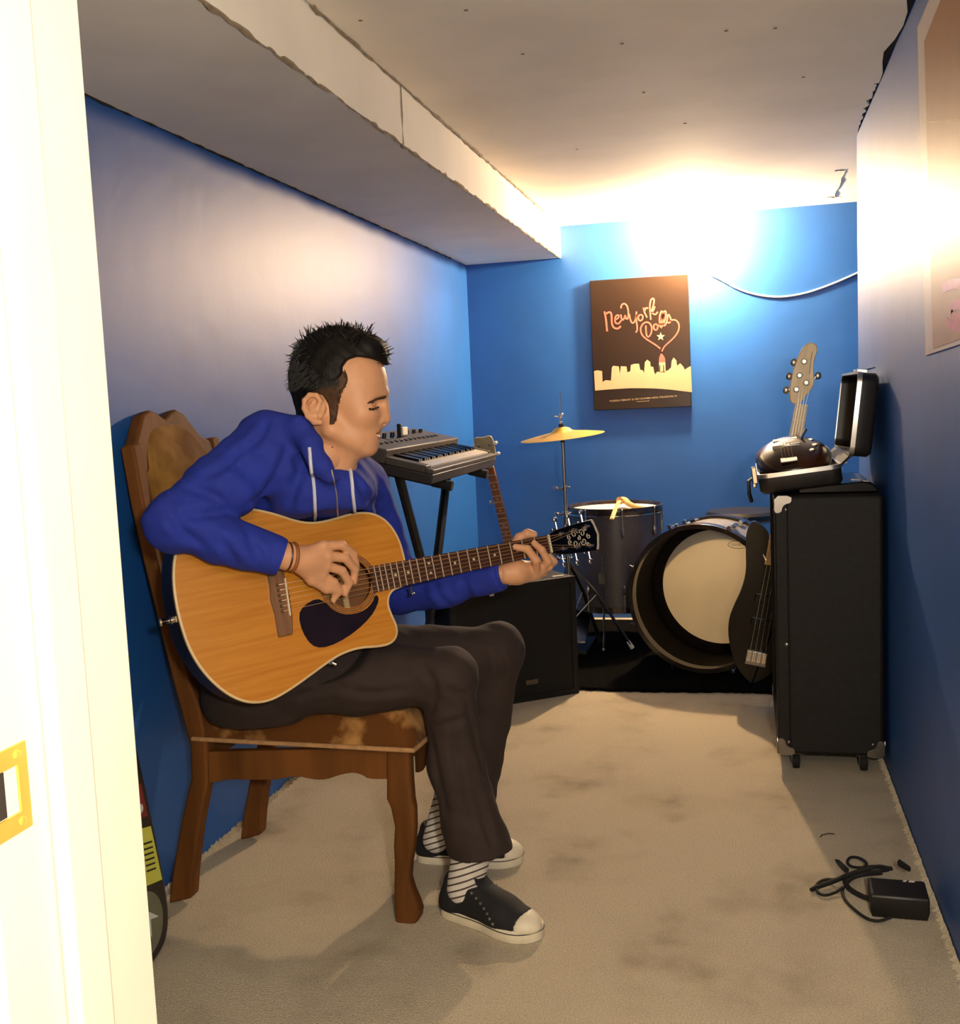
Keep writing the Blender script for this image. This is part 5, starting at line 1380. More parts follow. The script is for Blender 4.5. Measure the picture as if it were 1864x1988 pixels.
def poly2(px, py, poly):
    d = np.full(np.broadcast(px, py).shape, 1e9, np.float32); s = np.ones_like(d); n = len(poly)
    for i in range(n):
        ax, ay = poly[i]; bx_, by = poly[i - 1]; ex, ey = bx_ - ax, by - ay; wx, wy = px - ax, py - ay
        t = np.clip((wx * ex + wy * ey) / (ex * ex + ey * ey), 0, 1)
        d = np.minimum(d, (wx - t * ex) ** 2 + (wy - t * ey) ** 2)
        c1, c2, c3 = py >= ay, py < by, ex * wy > ey * wx
        s = np.where((c1 & c2 & c3) | (~c1 & ~c2 & ~c3), -s, s)
    return s * np.sqrt(d)
gpoly = poly2(gxl, gyl, outline[::2])
f = torso(gB)
# hood lying on the back and the yoke round the neck
f = smin(f, gB.ell(P_(572, 848, 2.25), (.062, .055, .046)), .03)
f = smin(f, gB.ell(P_(634, 945, 2.25), (.085, .078, .052)), .05)
f = smin(f, gB.cone(P_(632, 955, 2.265), P_(612, 1060, 2.42), .086, .095, (tl2, 1.2)), .05)
f = smin(f, gB.chain([P_(584, 832, 2.15), P_(602, 866, 2.13), P_(622, 902, 2.13), P_(640, 925, 2.135)], [.024, .022, .020, .014], .02), .04)
f = smax(f, -np.maximum(-(ghalf + .127), gpoly - .004), .010)          # the chest stays behind the guitar
f = smin(f, gB.chain([SR, SR.lerp(ELR, .5) + Vector((0, 0, -.006)), ELR], [.066, .063, .056], .03), .045)
f = smin(f, gB.chain([ELR, ELR.lerp(CUR, .45) + Vector((0, 0, -.004)), CUR], [.055, .051, .0395], .02), .018)
f = smin(f, gB.chain([SL, ELL], [.056, .053], .03), .03)
f = smin(f, gB.chain([ELL, ELL.lerp(CUL, .5) + Vector((0, 0, -.006)), CUL], [.054, .050, .039], .02), .02)
# soft folds
def folds(g, amp, sc, seed):
    X, Y, Z = g.X * sc + seed, g.Y * sc - seed, g.Z * sc
    return amp * (np.sin(X * 2.1 + 1.7 * np.sin(Y * 1.3) + Z * 1.9) * np.sin(Z * 2.7 - X * 1.1 + Y * 1.4) + .5 * np.sin(Y * 4.3 + Z * 3.1 + X * 2.2))
f = f + folds(gB, .0042, 13, 1.3) + folds(gB, .0014, 34, 2.2)
neckcut = gB.chain([h(640, 790), h(633, 850, -.015), h(630, 884, -.028)], [.062, .0605, .056], .02)
neckcut = smin(neckcut, gB.cone(h(690, 862, .0), h(652, 890, .02), .026, .014), .02)
f = smax(f, -neckcut, .007)
# hollow cuffs
f = smax(f, -gB.cone(CUR - (ELR - CUR).normalized() * .05, CUR + (ELR - CUR).normalized() * .012, .0305), .003)
f = smax(f, -gB.cone(CUL - (ELL - CUL).normalized() * .05, CUL + (ELL - CUL).normalized() * .0, .0250), .003)
def cutplane(g, f, p, n, k=.003):
    d = (g.X - p[0]) * n[0] + (g.Y - p[1]) * n[1] + (g.Z - p[2]) * n[2]; return smax(f, d, k)
def cap_end(g, f, p, n, rad):
    """flat end of a sleeve: cut beyond the plane, only near p"""
    d = (g.X - p[0]) * n[0] + (g.Y - p[1]) * n[1] + (g.Z - p[2]) * n[2]
    r = np.sqrt((g.X - p[0]) ** 2 + (g.Y - p[1]) ** 2 + (g.Z - p[2]) ** 2) - rad
    return smax(f, -smax(-d, r, .002), .003)
f = cap_end(gB, f, CUR + (CUR - ELR).normalized() * .012, (CUR - ELR).normalized(), .075)
f = cap_end(gB, f, CUL + (CUL - ELL).normalized() * .010, (CUL - ELL).normalized(), .065)
# keep the fabric behind the guitar's back / off its soundboard
f = smax(f, -(np.maximum(np.abs(ghalf + .064) - .064, gpoly) - .001), .004)
hood = sdf_object('hoodie', [(f, gB)], M['hoodie'], man_, it=2)

# trousers
allT = [HIP, HR_, HL_, KR_, KL_, AR_, AL_, MR_]
gT = Grid(*bounds(allT, .16), .0045)
f = gT.cone(HIP + Vector((0, 0, .02)), HIP.lerp(HR_, .5) + Vector((0, 0, -.03)), .135, .135)
f = smin(f, gT.chain([HR_, HR_.lerp(KR_, .5), KR_], [.088, .080, .064], .03), .05)
f = smin(f, gT.chain([HL_, HL_.lerp(KL_, .5), KL_], [.092, .082, .066], .03), .05)
legdir = Vector((.85, -.3, 0)).normalized()
f = smin(f, gT.cone(KR_, MR_, .064, .056), .02)
f = smin(f, gT.cone(MR_, AR_, .056, .066, (HU, 1.10)), .03)
f = smin(f, gT.cone(KL_, ML_, .064, .060), .02)
f = smin(f, gT.cone(ML_, AL_, .060, .070, (HU, 1.05)), .03)
f = f + folds(gT, .0030, 11, 4.1) + folds(gT, .0010, 30, 1.2)
f = smax(f, -np.maximum(np.maximum(gT.X + .750, gT.Z - .462), 0 * gT.Y - 1), .012)      # rests on the seat
zs_top = .474
f = smax(f, -(np.maximum(np.maximum(gT.X - (-.735), zs_top - .5 - gT.Z + .0), gT.Z - (.47 + 0 * gT.X)) + 0 * gT.Y), .01) if False else f
for K_, A_, r_ in ((MR_, AR_, .053), (ML_, AL_, .057)):
    n = (A_ - K_).normalized()
    f = smax(f, -gT.cone(A_ - n * .03, A_ + n * .12, r_, r_ + .02), .004)
nR = ((AR_ - MR_).normalized() * .6 + Vector((0, 0, -1)) * .8 + HU * .0).normalized()
f = cap_end(gT, f, AR_ + Vector((0, 0, -.002)), nR, .16)
f = cap_end(gT, f, AL_ + Vector((0, 0, -.004)), ((AL_ - ML_).normalized() + Vector((0, 0, -1))).normalized(), .13)
gx2 = (gT.X - G0.x) * ga.x + (gT.Y - G0.y) * ga.y + (gT.Z - G0.z) * ga.z
gy2 = (gT.X - G0.x) * gb.x + (gT.Y - G0.y) * gb.y + (gT.Z - G0.z) * gb.z
gz2 = (gT.X - G0.x) * gn.x + (gT.Y - G0.y) * gn.y + (gT.Z - G0.z) * gn.z
slab = np.maximum(np.abs(gz2 + .064) - .064, np.sqrt(np.maximum(np.abs(gx2 - .0) - .08, 0) ** 2 + np.maximum(np.abs(gy2) - .06, 0) ** 2) - .14)
f = smax(f, -(slab - .002), .006)
slabT = slab
trous = sdf_object('trousers', [(f, gT)], M['trouser'], man_, it=2)

# body: head, hands and the figure under the clothes in one mesh
gC = Grid(*bounds([SR, SL, ELR, ELL, CUR, CUL, HIP, HR_, KR_, KL_, AR_, AL_, P_(905, 1700, 2.43), P_(835, 1610, 2.69), h(620, 930)], .10), .011)
f = gC.ell(shc.lerp(HIP, .28) - tf * .01, (.150, .092, .18), TF)
f = smin(f, gC.cone(shc.lerp(HIP, .5), HIP, .10, .10), .05)
f = smin(f, gC.chain([SR, ELR, CUR], [.045, .036, .026], .02), .03)
f = smin(f, gC.chain([SL, ELL, CUL], [.045, .036, .024], .02), .03)
f = smin(f, gC.cone(h(630, 880), shc, .048, .055), .03)
f = smin(f, gC.chain([HIP, HR_.lerp(KR_, .4), KR_, MR_, AR_.lerp(MR_, .1), P_(905, 1710, 2.43)], [.09, .062, .045, .042, .032, .024], .02), .03)
f = smin(f, gC.chain([HIP, HL_.lerp(KL_, .4), KL_, ML_, AL_, P_(852, 1600, 2.70)], [.09, .062, .045, .038, .026, .016], .02), .03)
gz3 = (gC.X - G0.x) * gn.x + (gC.Y - G0.y) * gn.y + (gC.Z - G0.z) * gn.z
gx3 = (gC.X - G0.x) * ga.x + (gC.Y - G0.y) * ga.y + (gC.Z - G0.z) * ga.z
gy3 = (gC.X - G0.x) * gb.x + (gC.Y - G0.y) * gb.y + (gC.Z - G0.z) * gb.z
slab = np.maximum(np.abs(gz3 + .064) - .064, np.sqrt(np.maximum(np.abs(gx3 - .03) - .12, 0) ** 2 + np.maximum(np.abs(gy3) - .06, 0) ** 2) - .14)
f = smax(f, -(slab - .026), .006)
def body_mat(c):
    q = (c - np.array(tuple(HO))) @ HF
    px, py, w = 660 + q[:, 0] * HS, 760 - q[:, 2] * HS, q[:, 1]
    up_l = ((px - 733) / 9) ** 2 + ((py - 836.5) / 5) ** 2 + (w / .017) ** 2 < 1
    lo_l = ((px - 731) / 9) ** 2 + ((py - 851) / 5.5) ** 2 + (w / .016) ** 2 < 1
    return np.where(up_l | lo_l, 1, 0)
sdf_object('body', [(FH, gh), (left_hand(glh), glh), (right_hand(grh), grh), (f, gC)], [M['skin'], M['lip']], man_, it=1, matfn=body_mat)
def nail(p, d, up, r):
    b = MB(); d = d.normalized(); s = d.cross(up).normalized(); u2 = s.cross(d)
    T = Matrix.Translation(p + u2 * r * .72) @ frame(d, s, u2).to_4x4(); b.setT(T)
    b.ball((0, 0, 0), (.0058, .0046, .0016), 10, 6); return b.build('fingernail', M['nail'], man_, world=True)
for p, r in lfr[:2] + [lth]: nail(p[-1], p[-1] - p[-2], gn, r[-1])
for p, r in rfr: nail(p[-1], p[-1] - p[-2], gn + ga, r[-1])

# pressed-in creases of the cloth
def crease(o, lines, amp, w):
    me = o.data; mw = WM[o.name]; n = len(me.vertices)
    co = np.empty(n * 3, np.float32); me.vertices.foreach_get('co', co); co = co.reshape(-1, 3)
    W = co + np.array(tuple(mw.translation), np.float32)
    nr = np.empty(n * 3, np.float32); me.vertices.foreach_get('normal', nr); nr = nr.reshape(-1, 3)
    tree = BVHTree.FromPolygons([tuple(v) for v in W], [tuple(p.vertices) for p in me.polygons])
    disp = np.zeros(n, np.float32)
    for ln in lines:
        q = []
        for x, y in smooth_open(ln, 2):
            hit = tree.ray_cast(Vector(CAM), Vector(ray(x, y)))
            if hit[0] is not None: q.append(np.array(tuple(hit[0]), np.float32))
        if len(q) < 3: continue
        d = np.full(n, 9., np.float32); tt = np.zeros(n, np.float32)
        for i in range(len(q) - 1):
            a, b = q[i], q[i + 1]; e = b - a; L = float(e @ e) + 1e-9
            if L > .01: continue
            t = np.clip(((W - a) @ e) / L, 0, 1); dd = np.linalg.norm(W - (a + t[:, None] * e), axis=1)
            m_ = dd < d; d = np.where(m_, dd, d); tt = np.where(m_, (i + t) / (len(q) - 1), tt)
        fade = np.sin(np.pi * np.clip(tt * .86 + .07, 0, 1))
        disp += fade * (-amp * np.exp(-(d / w) ** 2) + amp * .55 * np.exp(-((d - 2.1 * w) / (1.2 * w)) ** 2))
    co = co + nr * disp[:, None]
    me.vertices.foreach_set('co', co.ravel()); me.update()
crease(hood, [[(437, 978), (400, 955), (362, 945)], [(442, 992), (395, 1000), (345, 1004)], [(562, 850), (548, 900), (522, 950), (482, 980)], [(470, 868), (440, 905), (398, 926)], [(586, 905), (572, 950), (562, 988)], [(325, 985), (352, 1030), (398, 1062)], [(478, 1030), (498, 1070), (506, 1100)], [(430, 1050), (450, 1078), (456, 1096)], [(690, 925), (705, 960), (728, 985)], [(842, 1128), (852, 1160), (876, 1178)], [(900, 1122), (905, 1150), (915, 1162)], [(520, 815), (505, 850), (470, 880)]], .0055, .009)
crease(trous, [[(815, 1288), (848, 1330), (838, 1384)], [(866, 1335), (898, 1352), (920, 1338)], [(655, 1335), (720, 1348), (795, 1338)], [(878, 1400), (886, 1480), (896, 1560)], [(925, 1540), (942, 1600), (958, 1650)], [(838, 1425), (848, 1500), (868, 1580)], [(555, 1358), (620, 1338), (690, 1322)], [(958, 1245), (976, 1290), (968, 1335)], [(905, 1360), (925, 1440), (945, 1520)], [(812, 1402), (850, 1412), (905, 1395)]], .0045, .009)
# ---------------------------------------------------------------- hair
def poly_sd(g, poly):
    """2-D signed distance (m) to a polygon given in head pixels, along the head's side view"""
    dx, dy, dz = g.X - HO.x, g.Y - HO.y, g.Z - HO.z
    px = 660 + (dx * hu.x + dy * hu.y + dz * hu.z) * HS; py = 760 - (dx * HV.x + dy * HV.y + dz * HV.z) * HS
    d = np.full(np.broadcast(px, py).shape, 1e9, np.float32); s = np.ones_like(d)
    n = len(poly)
    for i in range(n):
        ax, ay = poly[i]; bx_, by = poly[i - 1]
        ex, ey = bx_ - ax, by - ay; wx, wy = px - ax, py - ay
        t = np.clip((wx * ex + wy * ey) / (ex * ex + ey * ey), 0, 1)
        d = np.minimum(d, (wx - t * ex) ** 2 + (wy - t * ey) ** 2)
        c1, c2, c3 = py >= ay, py < by, ex * wy > ey * wx
        m_ = (c1 & c2 & c3) | (~c1 & ~c2 & ~c3); s = np.where(m_, -s, s)
    return s * np.sqrt(d) / HS
gq = Grid(lo, hi, .003)
fb_ = head_sdf(gq, ears=False)
vol = smin(fb_ - .008, hell(gq, 660, 722, 0, .095, .076, .092), .02)
vol = smin(vol, hell(gq, 725, 680, 0, .030, .055, .026), .02)
vol = vol +   .0012 * np.sin(gq.X * 160 + gq.Z * 90) * np.sin(gq.Y * 170 + gq.Z * 130)
top_poly = [(764, 712), (748, 708), (730, 703), (706, 701), (690, 708), (681, 722), (682, 734), (676, 742), (662, 752), (640, 760), (618, 768), (606, 780), (603, 800), (598, 815), (588, 818), (556, 800), (540, 700), (560, 620), (700, 600), (790, 660)]
sdf_object('hair', [(smax(vol, poly_sd(gq, top_poly), .006), gq)], M['hair'], man_, it=1)
side_poly = [(684, 728), (691, 748), (686, 760), (675, 770), (670, 790), (668, 812), (664, 830), (655, 830), (653, 805), (651, 790), (642, 774), (624, 770), (606, 778), (600, 765), (620, 750), (650, 742)]
sdf_object('sideburn', [(smax(fb_ - .0028, poly_sd(gq, side_poly), .003), gq)], M['hair2'], man_, it=1)
# spiky strands
random.seed(21); b = MB()
dg = bpy.context.evaluated_depsgraph_get()
def strand(p, d, L, r=.0016, curl=None):
    d = d.normalized(); c = curl if curl is not None else Vector((random.uniform(-1, 1), random.uniform(-1, 1), random.uniform(-.3, .6)))
    q = [p - d * .006, p + d * L * .4 + c * L * .08, p + d * L * .75 + c * L * .22, p + d * L + c * L * .42]
    b.path(q, [r, r * .85, r * .55, r * .12], 4)
for i in range(620):
    px = random.uniform(572, 738); t = (px - 661) / 92
    w = random.uniform(-.068, .068)
    top = 722 - 86 * math.sqrt(max(0.02, 1 - t * t * .96 - (w / .08) ** 2 * .75))
    if 1 - t * t * .96 - (w / .08) ** 2 * .75 < .28: continue
    p = h(px, top + 6, w)
    c0 = h(660, 735, 0); d = (p - c0).normalized()
    d = d * .55 + hu * random.uniform(-.9, .9) + HV * random.uniform(-.1, .5) + hw * random.uniform(-.6, .6)
    strand(p, d, random.uniform(.010, .022) * (1.6 if random.random() < .08 else 1), random.uniform(.0009, .0017))
for px, py, dx, dy, L in ((668, 633, 0, 1, .016), (683, 633, -.1, 1, .013), (697, 634, .05, 1, .014), (720, 645, .5, .9, .018), (743, 668, .9, .6, .018), (750, 680, 1, .5, .018), (748, 692, 1, .0, .014), (746, 698, .9, -.5, .013), (738, 700, .6, -.7, .012), (752, 688, 1, .25, .016), (600, 650, -.3, 1, .026), (594, 655, -.4, 1, .022), (606, 645, .0, 1, .024), (622, 640, .4, 1, .014), (575, 672, -1, .5, .015), (572, 690, -1, .3, .012), (568, 700, -1, -.1, .01), (585, 664, -.6, 1, .016)):
    for k in range(5): strand(h(px + random.uniform(-3, 3), py + 4, random.uniform(-.025, .035)), hu * dx + HV * dy + hw * random.uniform(-.2, .2), L * random.uniform(.6, 1.1), .0014, hu * random.uniform(-.6, .6))
for i in range(560):                          # short side hair lying back
    px, py = random.uniform(578, 674), random.uniform(662, 758)
    p = h(px, py, .0)
    w = .079 * math.sqrt(max(.03, 1 - ((px - 655) / 98) ** 2 - ((py - 738) / 100) ** 2)) + .002
    strand(h(px, py, w), -hu * .7 - HV * random.uniform(.2, .8) + hw * .10, random.uniform(.012, .02), .0011, -HV * .2)
ho_ = b.build('hair_strands', M['hair'], man_, world=True); ho_['kind'] = 'stuff'
# brows, lashes, mole
def surf_pt(px, py, tree_obj, cache={}):
    if 't' not in cache:
        me = tree_obj.data; mw = WM[tree_obj.name]
        cache['t'] = BVHTree.FromPolygons([mw @ v.co for v in me.vertices], [tuple(p.vertices) for p in me.polygons])
    d = Vector(ray(px, py)); hit = cache['t'].ray_cast(Vector(CAM), d)
    return hit[0], hit[1]
body_o = bpy.data.objects['body.001'] if 'body.001' in bpy.data.objects and bpy.data.objects['body.001'].parent == man_ else [o for o in man_.children if o.name.startswith('body')][0]
def brow(pts, n, L, r, nm, m_, seed, dirn):
    random.seed(seed); b = MB()
    for i in range(n):
        t = random.random() * (len(pts) - 1); k = int(t); a, c = pts[k], pts[min(k + 1, len(pts) - 1)]
        x, y = a[0] + (c[0] - a[0]) * (t - k) + random.uniform(-1, 1), a[1] + (c[1] - a[1]) * (t - k) + random.uniform(-1.4, 1.4)
        p, nn = surf_pt(x, y, body_o)
        if p is None: continue
        d = (HU * dirn[0] + HV * dirn[1]) ; d = d - nn * d.dot(nn)
        b.path([p - nn * .001, p + d.normalized() * L * .5 + nn * .0012, p + d.normalized() * L + nn * .0006], [r, r, r * .3], 4)
    return b.build(nm, m_, man_, world=True)
brow([(750, 768), (738, 771), (726, 776), (718, 781)], 150, .007, .0009, 'eyebrow', M['hair2'], 3, (-1, -.35))
brow([(733, 790), (725, 793), (716, 793)], 70, .004, .0005, 'eyelashes', M['hair'], 4, (.6, -.9))
hl2 = brow([(668, 716), (673, 730), (670, 742), (661, 757), (656, 775), (653, 795), (650, 812)], 200, .0075, .0006, 'temple_strands', M['hair2'], 7, (.35, -1)); hl2['kind'] = 'stuff'
p, nn = surf_pt(645, 868, body_o)
if p is not None:
    q = MB(); q.ball(p, .0016, 8, 6); q.build('mole', M['hair2'], man_, world=True)
# ---------------------------------------------------------------- hoodie details
hme = hood.data; hmw = WM[hood.name]
htree = BVHTree.FromPolygons([hmw @ v.co for v in hme.vertices], [tuple(p.vertices) for p in hme.polygons])
def on_hood(px, py, off=.002):
    hit = htree.ray_cast(Vector(CAM), Vector(ray(px, py)))
    return None if hit[0] is None else hit[0] + hit[1] * off
def lace(pts, r, nm, m_, flat=None, off=.002):
    q = [on_hood(x, y, off) for x, y in smooth_open(pts, 2)]; q = [p for p in q if p is not None]
    return MB().path(q, r, 6, flat=flat).build(nm, m_, hood, world=True)
lace([(601, 868), (605, 900), (610, 940), (613, 980), (611, 1008)], .0036, 'drawstring', M['cord'], off=.003)
lace([(676, 893), (679, 915), (684, 950), (689, 992)], .0036, 'drawstring', M['cord'], off=.003)
lace([(643, 912), (650, 940), (654, 965), (656, 1002)], .0016, 'zipper', M['alu'], off=.001)
# cuff ribs and wrist bands
for P0, E0, r0 in ((CUR, ELR, .0400), (CUL, ELL, .0360)):
    n = (P0 - E0).normalized(); c = P0 - n * .020
    a_ = n.orthogonal().normalized(); b__ = n.cross(a_)
    b = MB(); N = 48
    rings = []
    for s_, rr in ((-.022, r0 + .0015), (-.012, r0 + .0025), (.022, r0 + .000), (.034, r0 - .003), (.034, r0 - .007)):
        rings.append([c + n * s_ + (a_ * math.cos(2 * math.pi * k / N) + b__ * math.sin(2 * math.pi * k / N)) * (rr + .0006 * (k % 2)) for k in range(N)])
    b.loft(rings, caps=False); b.build('cuff', M['hoodie'], hood, world=True)
wn = (gpx(600, 1084, .056) - wr).normalized()
for off, rr, r_, m_, nm in ((.002, .0275, .0024, 'rosewood', 'wristband'), (.014, .0268, .0042, 'tanband', 'wristband')):
    if m_ == 'tanband': M[m_] = mat('brown_leather_band', lin(150, 88, 40), rough=.6, var=.2)
    c = wr + wn * off; a_ = wn.orthogonal().normalized(); b__ = wn.cross(a_)
    MB().path([c + (a_ * math.cos(t) + b__ * math.sin(t)) * rr for t in [2 * math.pi * k / 32 for k in range(32)]], r_, 8, closed=True).build(nm, M[m_], man_, world=True)
f0 = lfr[3][0]; c = f0[0].lerp(f0[1], .55); n = (f0[1] - f0[0]).normalized(); a_ = n.orthogonal().normalized(); b__ = n.cross(a_)
MB().path([c + (a_ * math.cos(t) + b__ * math.sin(t)) * .0092 for t in [2 * math.pi * k / 20 for k in range(20)]], .0012, 6, closed=True).build('finger_ring', M['chrome'], man_, world=True)
# navy tee in the neck opening
gt_ = Grid(*bounds([h(640, 880), h(620, 960), P_(650, 930, 2.12)], .06), .004)
ft_ = gt_.chain([P_(640, 920, 2.222), P_(637, 940, 2.245)], [.042, .042], .02)
sdf_object('tee_collar', [(ft_, gt_)], M['tee'], man_, it=1)

# ---------------------------------------------------------------- socks and shoes
def sock_mat():
    m = mat('striped_sock', lin(214, 208, 200), rough=.9, var=.06, vscale=40)
    nt = m.node_tree; nd = nt.nodes; bs = nd['Principled BSDF']
    tc = nd.new('ShaderNodeTexCoord'); wv = nd.new('ShaderNodeTexWave'); wv.wave_type = 'BANDS'; wv.bands_direction = 'Z'
    mp = nd.new('ShaderNodeMapping'); mp.inputs['Rotation'].default_value = (.25, .35, 0)
    wv.inputs['Scale'].default_value = 22; wv.inputs['Distortion'].default_value = .6; wv.inputs['Detail'].default_value = 1
    nt.links.new(tc.outputs['Object'], mp.inputs[0]); nt.links.new(mp.outputs[0], wv.inputs['Vector'])
    rp = nd.new('ShaderNodeMapRange'); rp.inputs[1].default_value = .78; rp.inputs[2].default_value = .9; nt.links.new(wv.outputs['Fac'], rp.inputs[0])
    mx = nd.new('ShaderNodeMix'); mx.data_type = 'RGBA'
    src = bs.inputs['Base Color'].links[0].from_socket
    nt.links.new(src, mx.inputs[6]); mx.inputs[7].default_value = lin(70, 58, 52); nt.links.new(rp.outputs[0], mx.inputs[0]); nt.links.new(mx.outputs[2], bs.inputs['Base Color'])
    return m
M['sock'] = sock_mat()
M['sockdark'] = mat('dark_sock_patch', lin(58, 48, 44), rough=.9)
def shoe(heel, toe, nm_lab, ank):
    heel, toe = Vector(heel), Vector(toe); d = (toe - heel); L = d.length; d.normalize(); s = Vector((-d.y, d.x, 0))
    SFm = frame(d, s, (0, 0, 1)); T = Matrix.Translation(heel) @ SFm.to_4x4()
    k = L / .285
    ol = [(0, -.022), (.02, -.034), (.07, -.036), (.13, -.036), (.19, -.048), (.235, -.046), (.268, -.028), (.285, .004), (.276, .032), (.245, .047), (.20, .049), (.14, .040), (.08, .036), (.03, .034), (0, .022), (-.006, 0)]
    ol = smooth_closed([(x * k, y) for x, y in ol], 2)
    sole = MB(); sole.setT(T)
    sole.loft([[(p[0], p[1], .001) for p in ol], [(p[0] * 1.002, p[1] * 1.03, .006) for p in ol], [(p[0] * 1.002, p[1] * 1.03, .026) for p in ol], [(p[0], p[1] * .96, .030) for p in ol]])
    so = sole.build('shoe', M['rubberwhite'], man_, world=True); so['label'] = nm_lab
    st_ = MB(); st_.setT(T); st_.path([(p[0] * 1.004 - .0004, p[1] * 1.045, .0215) for p in ol], .0011, 5, closed=True); st_.build('sole_stripe', M['canvas'], so, world=True)
    tp = lambda x, y, z: T @ Vector((x * k, y, z))
    g = Grid(*bounds([tp(0, 0, 0), tp(.285, 0, 0), tp(.1, 0, .1), tp(.2, .05, 0), tp(.2, -.05, 0)], .03), .0035)
    F9 = np.array([[d.x, s.x, 0], [d.y, s.y, 0], [0, 0, 1]])
    u = g.ell(tp(.205, 0, .028), (.078 * k, .047, .036), F9)
    u = smin(u, g.cone(tp(.035, 0, .035), tp(.17, 0, .036), .036, .042), .02)
    u = smin(u, g.cone(tp(.032, 0, .03), tp(.038, 0, .078), .036, .031), .02)
    u = smin(u, g.cone(tp(.105, 0, .078), tp(.185, 0, .046), .024, .022, (s, 1.3)), .03)
    zl = g.Z - heel.z
    u = smax(u, .022 - zl, .004)
    mouth = g.cone(tp(.052, 0, .088), tp(.088, 0, .090), .027, .025)
    mouth = smin(mouth, g.cone(tp(.06, 0, .12), tp(.09, 0, .12), .04, .04), .01)
    u = smax(u, -mouth, .006)
    lx = (g.X - heel.x) * d.x + (g.Y - heel.y) * d.y
    cap = lx - .250 * k + .35 * np.abs((g.X - heel.x) * s.x + (g.Y - heel.y) * s.y) * .6
    up = sdf_object('upper', [(smax(u, cap, .002), g)], M['canvas'], so, it=1)
    sdf_object('toe_cap', [(smax(u - .0015, -cap - .002, .003), g)], M['rubberwhite'], so, it=1)
    tg = MB(); tg.setT(T)
    tg.loft([[(x * k, -w, z), (x * k, 0, z + .006), (x * k, w, z), (x * k, 0, z - .004)] for x, z, w in ((.19, .062, .018), (.15, .080, .020), (.118, .100, .022), (.104, .122, .019), (.100, .132, .010))]); tg.build('tongue', M['canvas'], so, world=True)
    for side in (1,):
        for i in range(8):
            t = i / 7; x = (.115 + .085 * t) * k; z = .093 - .034 * t; y = side * (.024 + .001 * i)
            e = MB(); e.setT(T @ Matrix.Translation((x, y, z)) @ Matrix.Rotation(side * -.9, 4, 'X')); e.lathe([(.0012, 0), (.0026, .001), (.0026, .0018), (.0012, .0018)], 8, True); e.build('eyelet', M['alu'], so, world=True)
    return so
hr = at_z(848, 1772, 0); tr_ = at_z(1046, 1836, 0)
shoe(hr + Vector((.02, .012, 0)), tr_ + Vector((.0, .02, 0)), 'near black canvas slip-on shoe', None)
hl_ = at_z(800, 1676, 0); tl3 = hl_ + Vector((.275, .015, 0))
shoe(hl_ + Vector((.01, .03, 0)), tl3 + Vector((.01, .03, 0)), 'far black canvas slip-on shoe', None)
for a_, c_, r0, r1 in ((P_(918, 1640, 2.43), at_d(902, 1724, 2.44), .046, .041), (P_(888, 1490, 2.71), P_(846, 1630, 2.70), .040, .033)):
    g = Grid(*bounds([a_, c_], .08), .004)
    sdf_object('sock', [(g.cone(a_, c_, r0, r1), g)], M['sock'], man_, it=1)

sh = [o for o in man_.children if o.name.startswith('shoe')]
near = [o for o in sh if o['label'].startswith('near')][0]
upo = [o for o in near.children if o.name.startswith('upper')][0]
ut = BVHTree.FromPolygons([WM[upo.name] @ v.co for v in upo.data.vertices], [tuple(p.vertices) for p in upo.data.polygons])
for px, py in ((905, 1722), (916, 1734), (925, 1744), (933, 1754), (940, 1764), (946, 1774), (951, 1784), (957, 1794)):
    hit = ut.ray_cast(Vector(CAM), Vector(ray(px, py)))
    if hit[0] is None: continue
    e = MB(); e.setT(Matrix.Translation(hit[0]) @ hit[1].to_track_quat('Z', 'Y').to_matrix().to_4x4()); e.lathe([(0, .0016), (.0030, .0016), (.0034, 0)], 10); e.build('eyelet', M['alu'], near, world=True)
# ================================================================== CONCERT POSTER ON THE BACK WALL
M['posterbg'] = mat('dark_poster_print', lin(34, 22, 14), rough=.28, var=.12, vscale=3, spec=.5)
M['posteredge'] = mat('black_board_edge', lin(16, 15, 18), rough=.5)
M['pink'] = mat('salmon_print', lin(206, 92, 78), rough=.4, var=.04)
M['skyline'] = mat('cream_print', lin(192, 164, 128), rough=.45, var=.03)
YP = YB - .026                               # face of the board
def pz(x, y): p = at_y(1120 + x / 6.627, 520 + y / 6.627, YP); return (p.x, p.z)
PC = [pz(150, 182), pz(1418, 62), pz(1492, 1765), pz(238, 1852)]
px0, px1 = (PC[0][0] + PC[3][0]) / 2, (PC[1][0] + PC[2][0]) / 2
pz1, pz0 = (PC[0][1] + PC[1][1]) / 2, (PC[2][1] + PC[3][1]) / 2
poster = thing('wall_poster', 'dark mounted concert poster with pink script lettering above a cream skyline', 'poster', ((px0 + px1) / 2, YB, pz0))
MB().bb((px0, YP, pz0), (px1, YB - .001, pz1)).build('board', M['posteredge'], poster, world=True, bevel=.002)
MB().bb((px0 + .003, YP - .0012, pz0 + .003), (px1 - .003, YP + .001, pz1 - .003)).build('print', M['posterbg'], poster, world=True, smooth=False)
XZ = Matrix(((1, 0, 0, 0), (0, 0, -1, 0), (0, 1, 0, 0), (0, 0, 0, 1)))      # local (x,z,up) -> world x, -y, z
def flatpoly(pts, nm, m_, h0=.0012, h1=.0022):
    b = MB(); b.setT(Matrix.Translation((0, YP, 0)) @ XZ); b.prism([pz(*p) for p in pts], h0, h1); return b.build(nm, m_, poster, world=True, smooth=False)
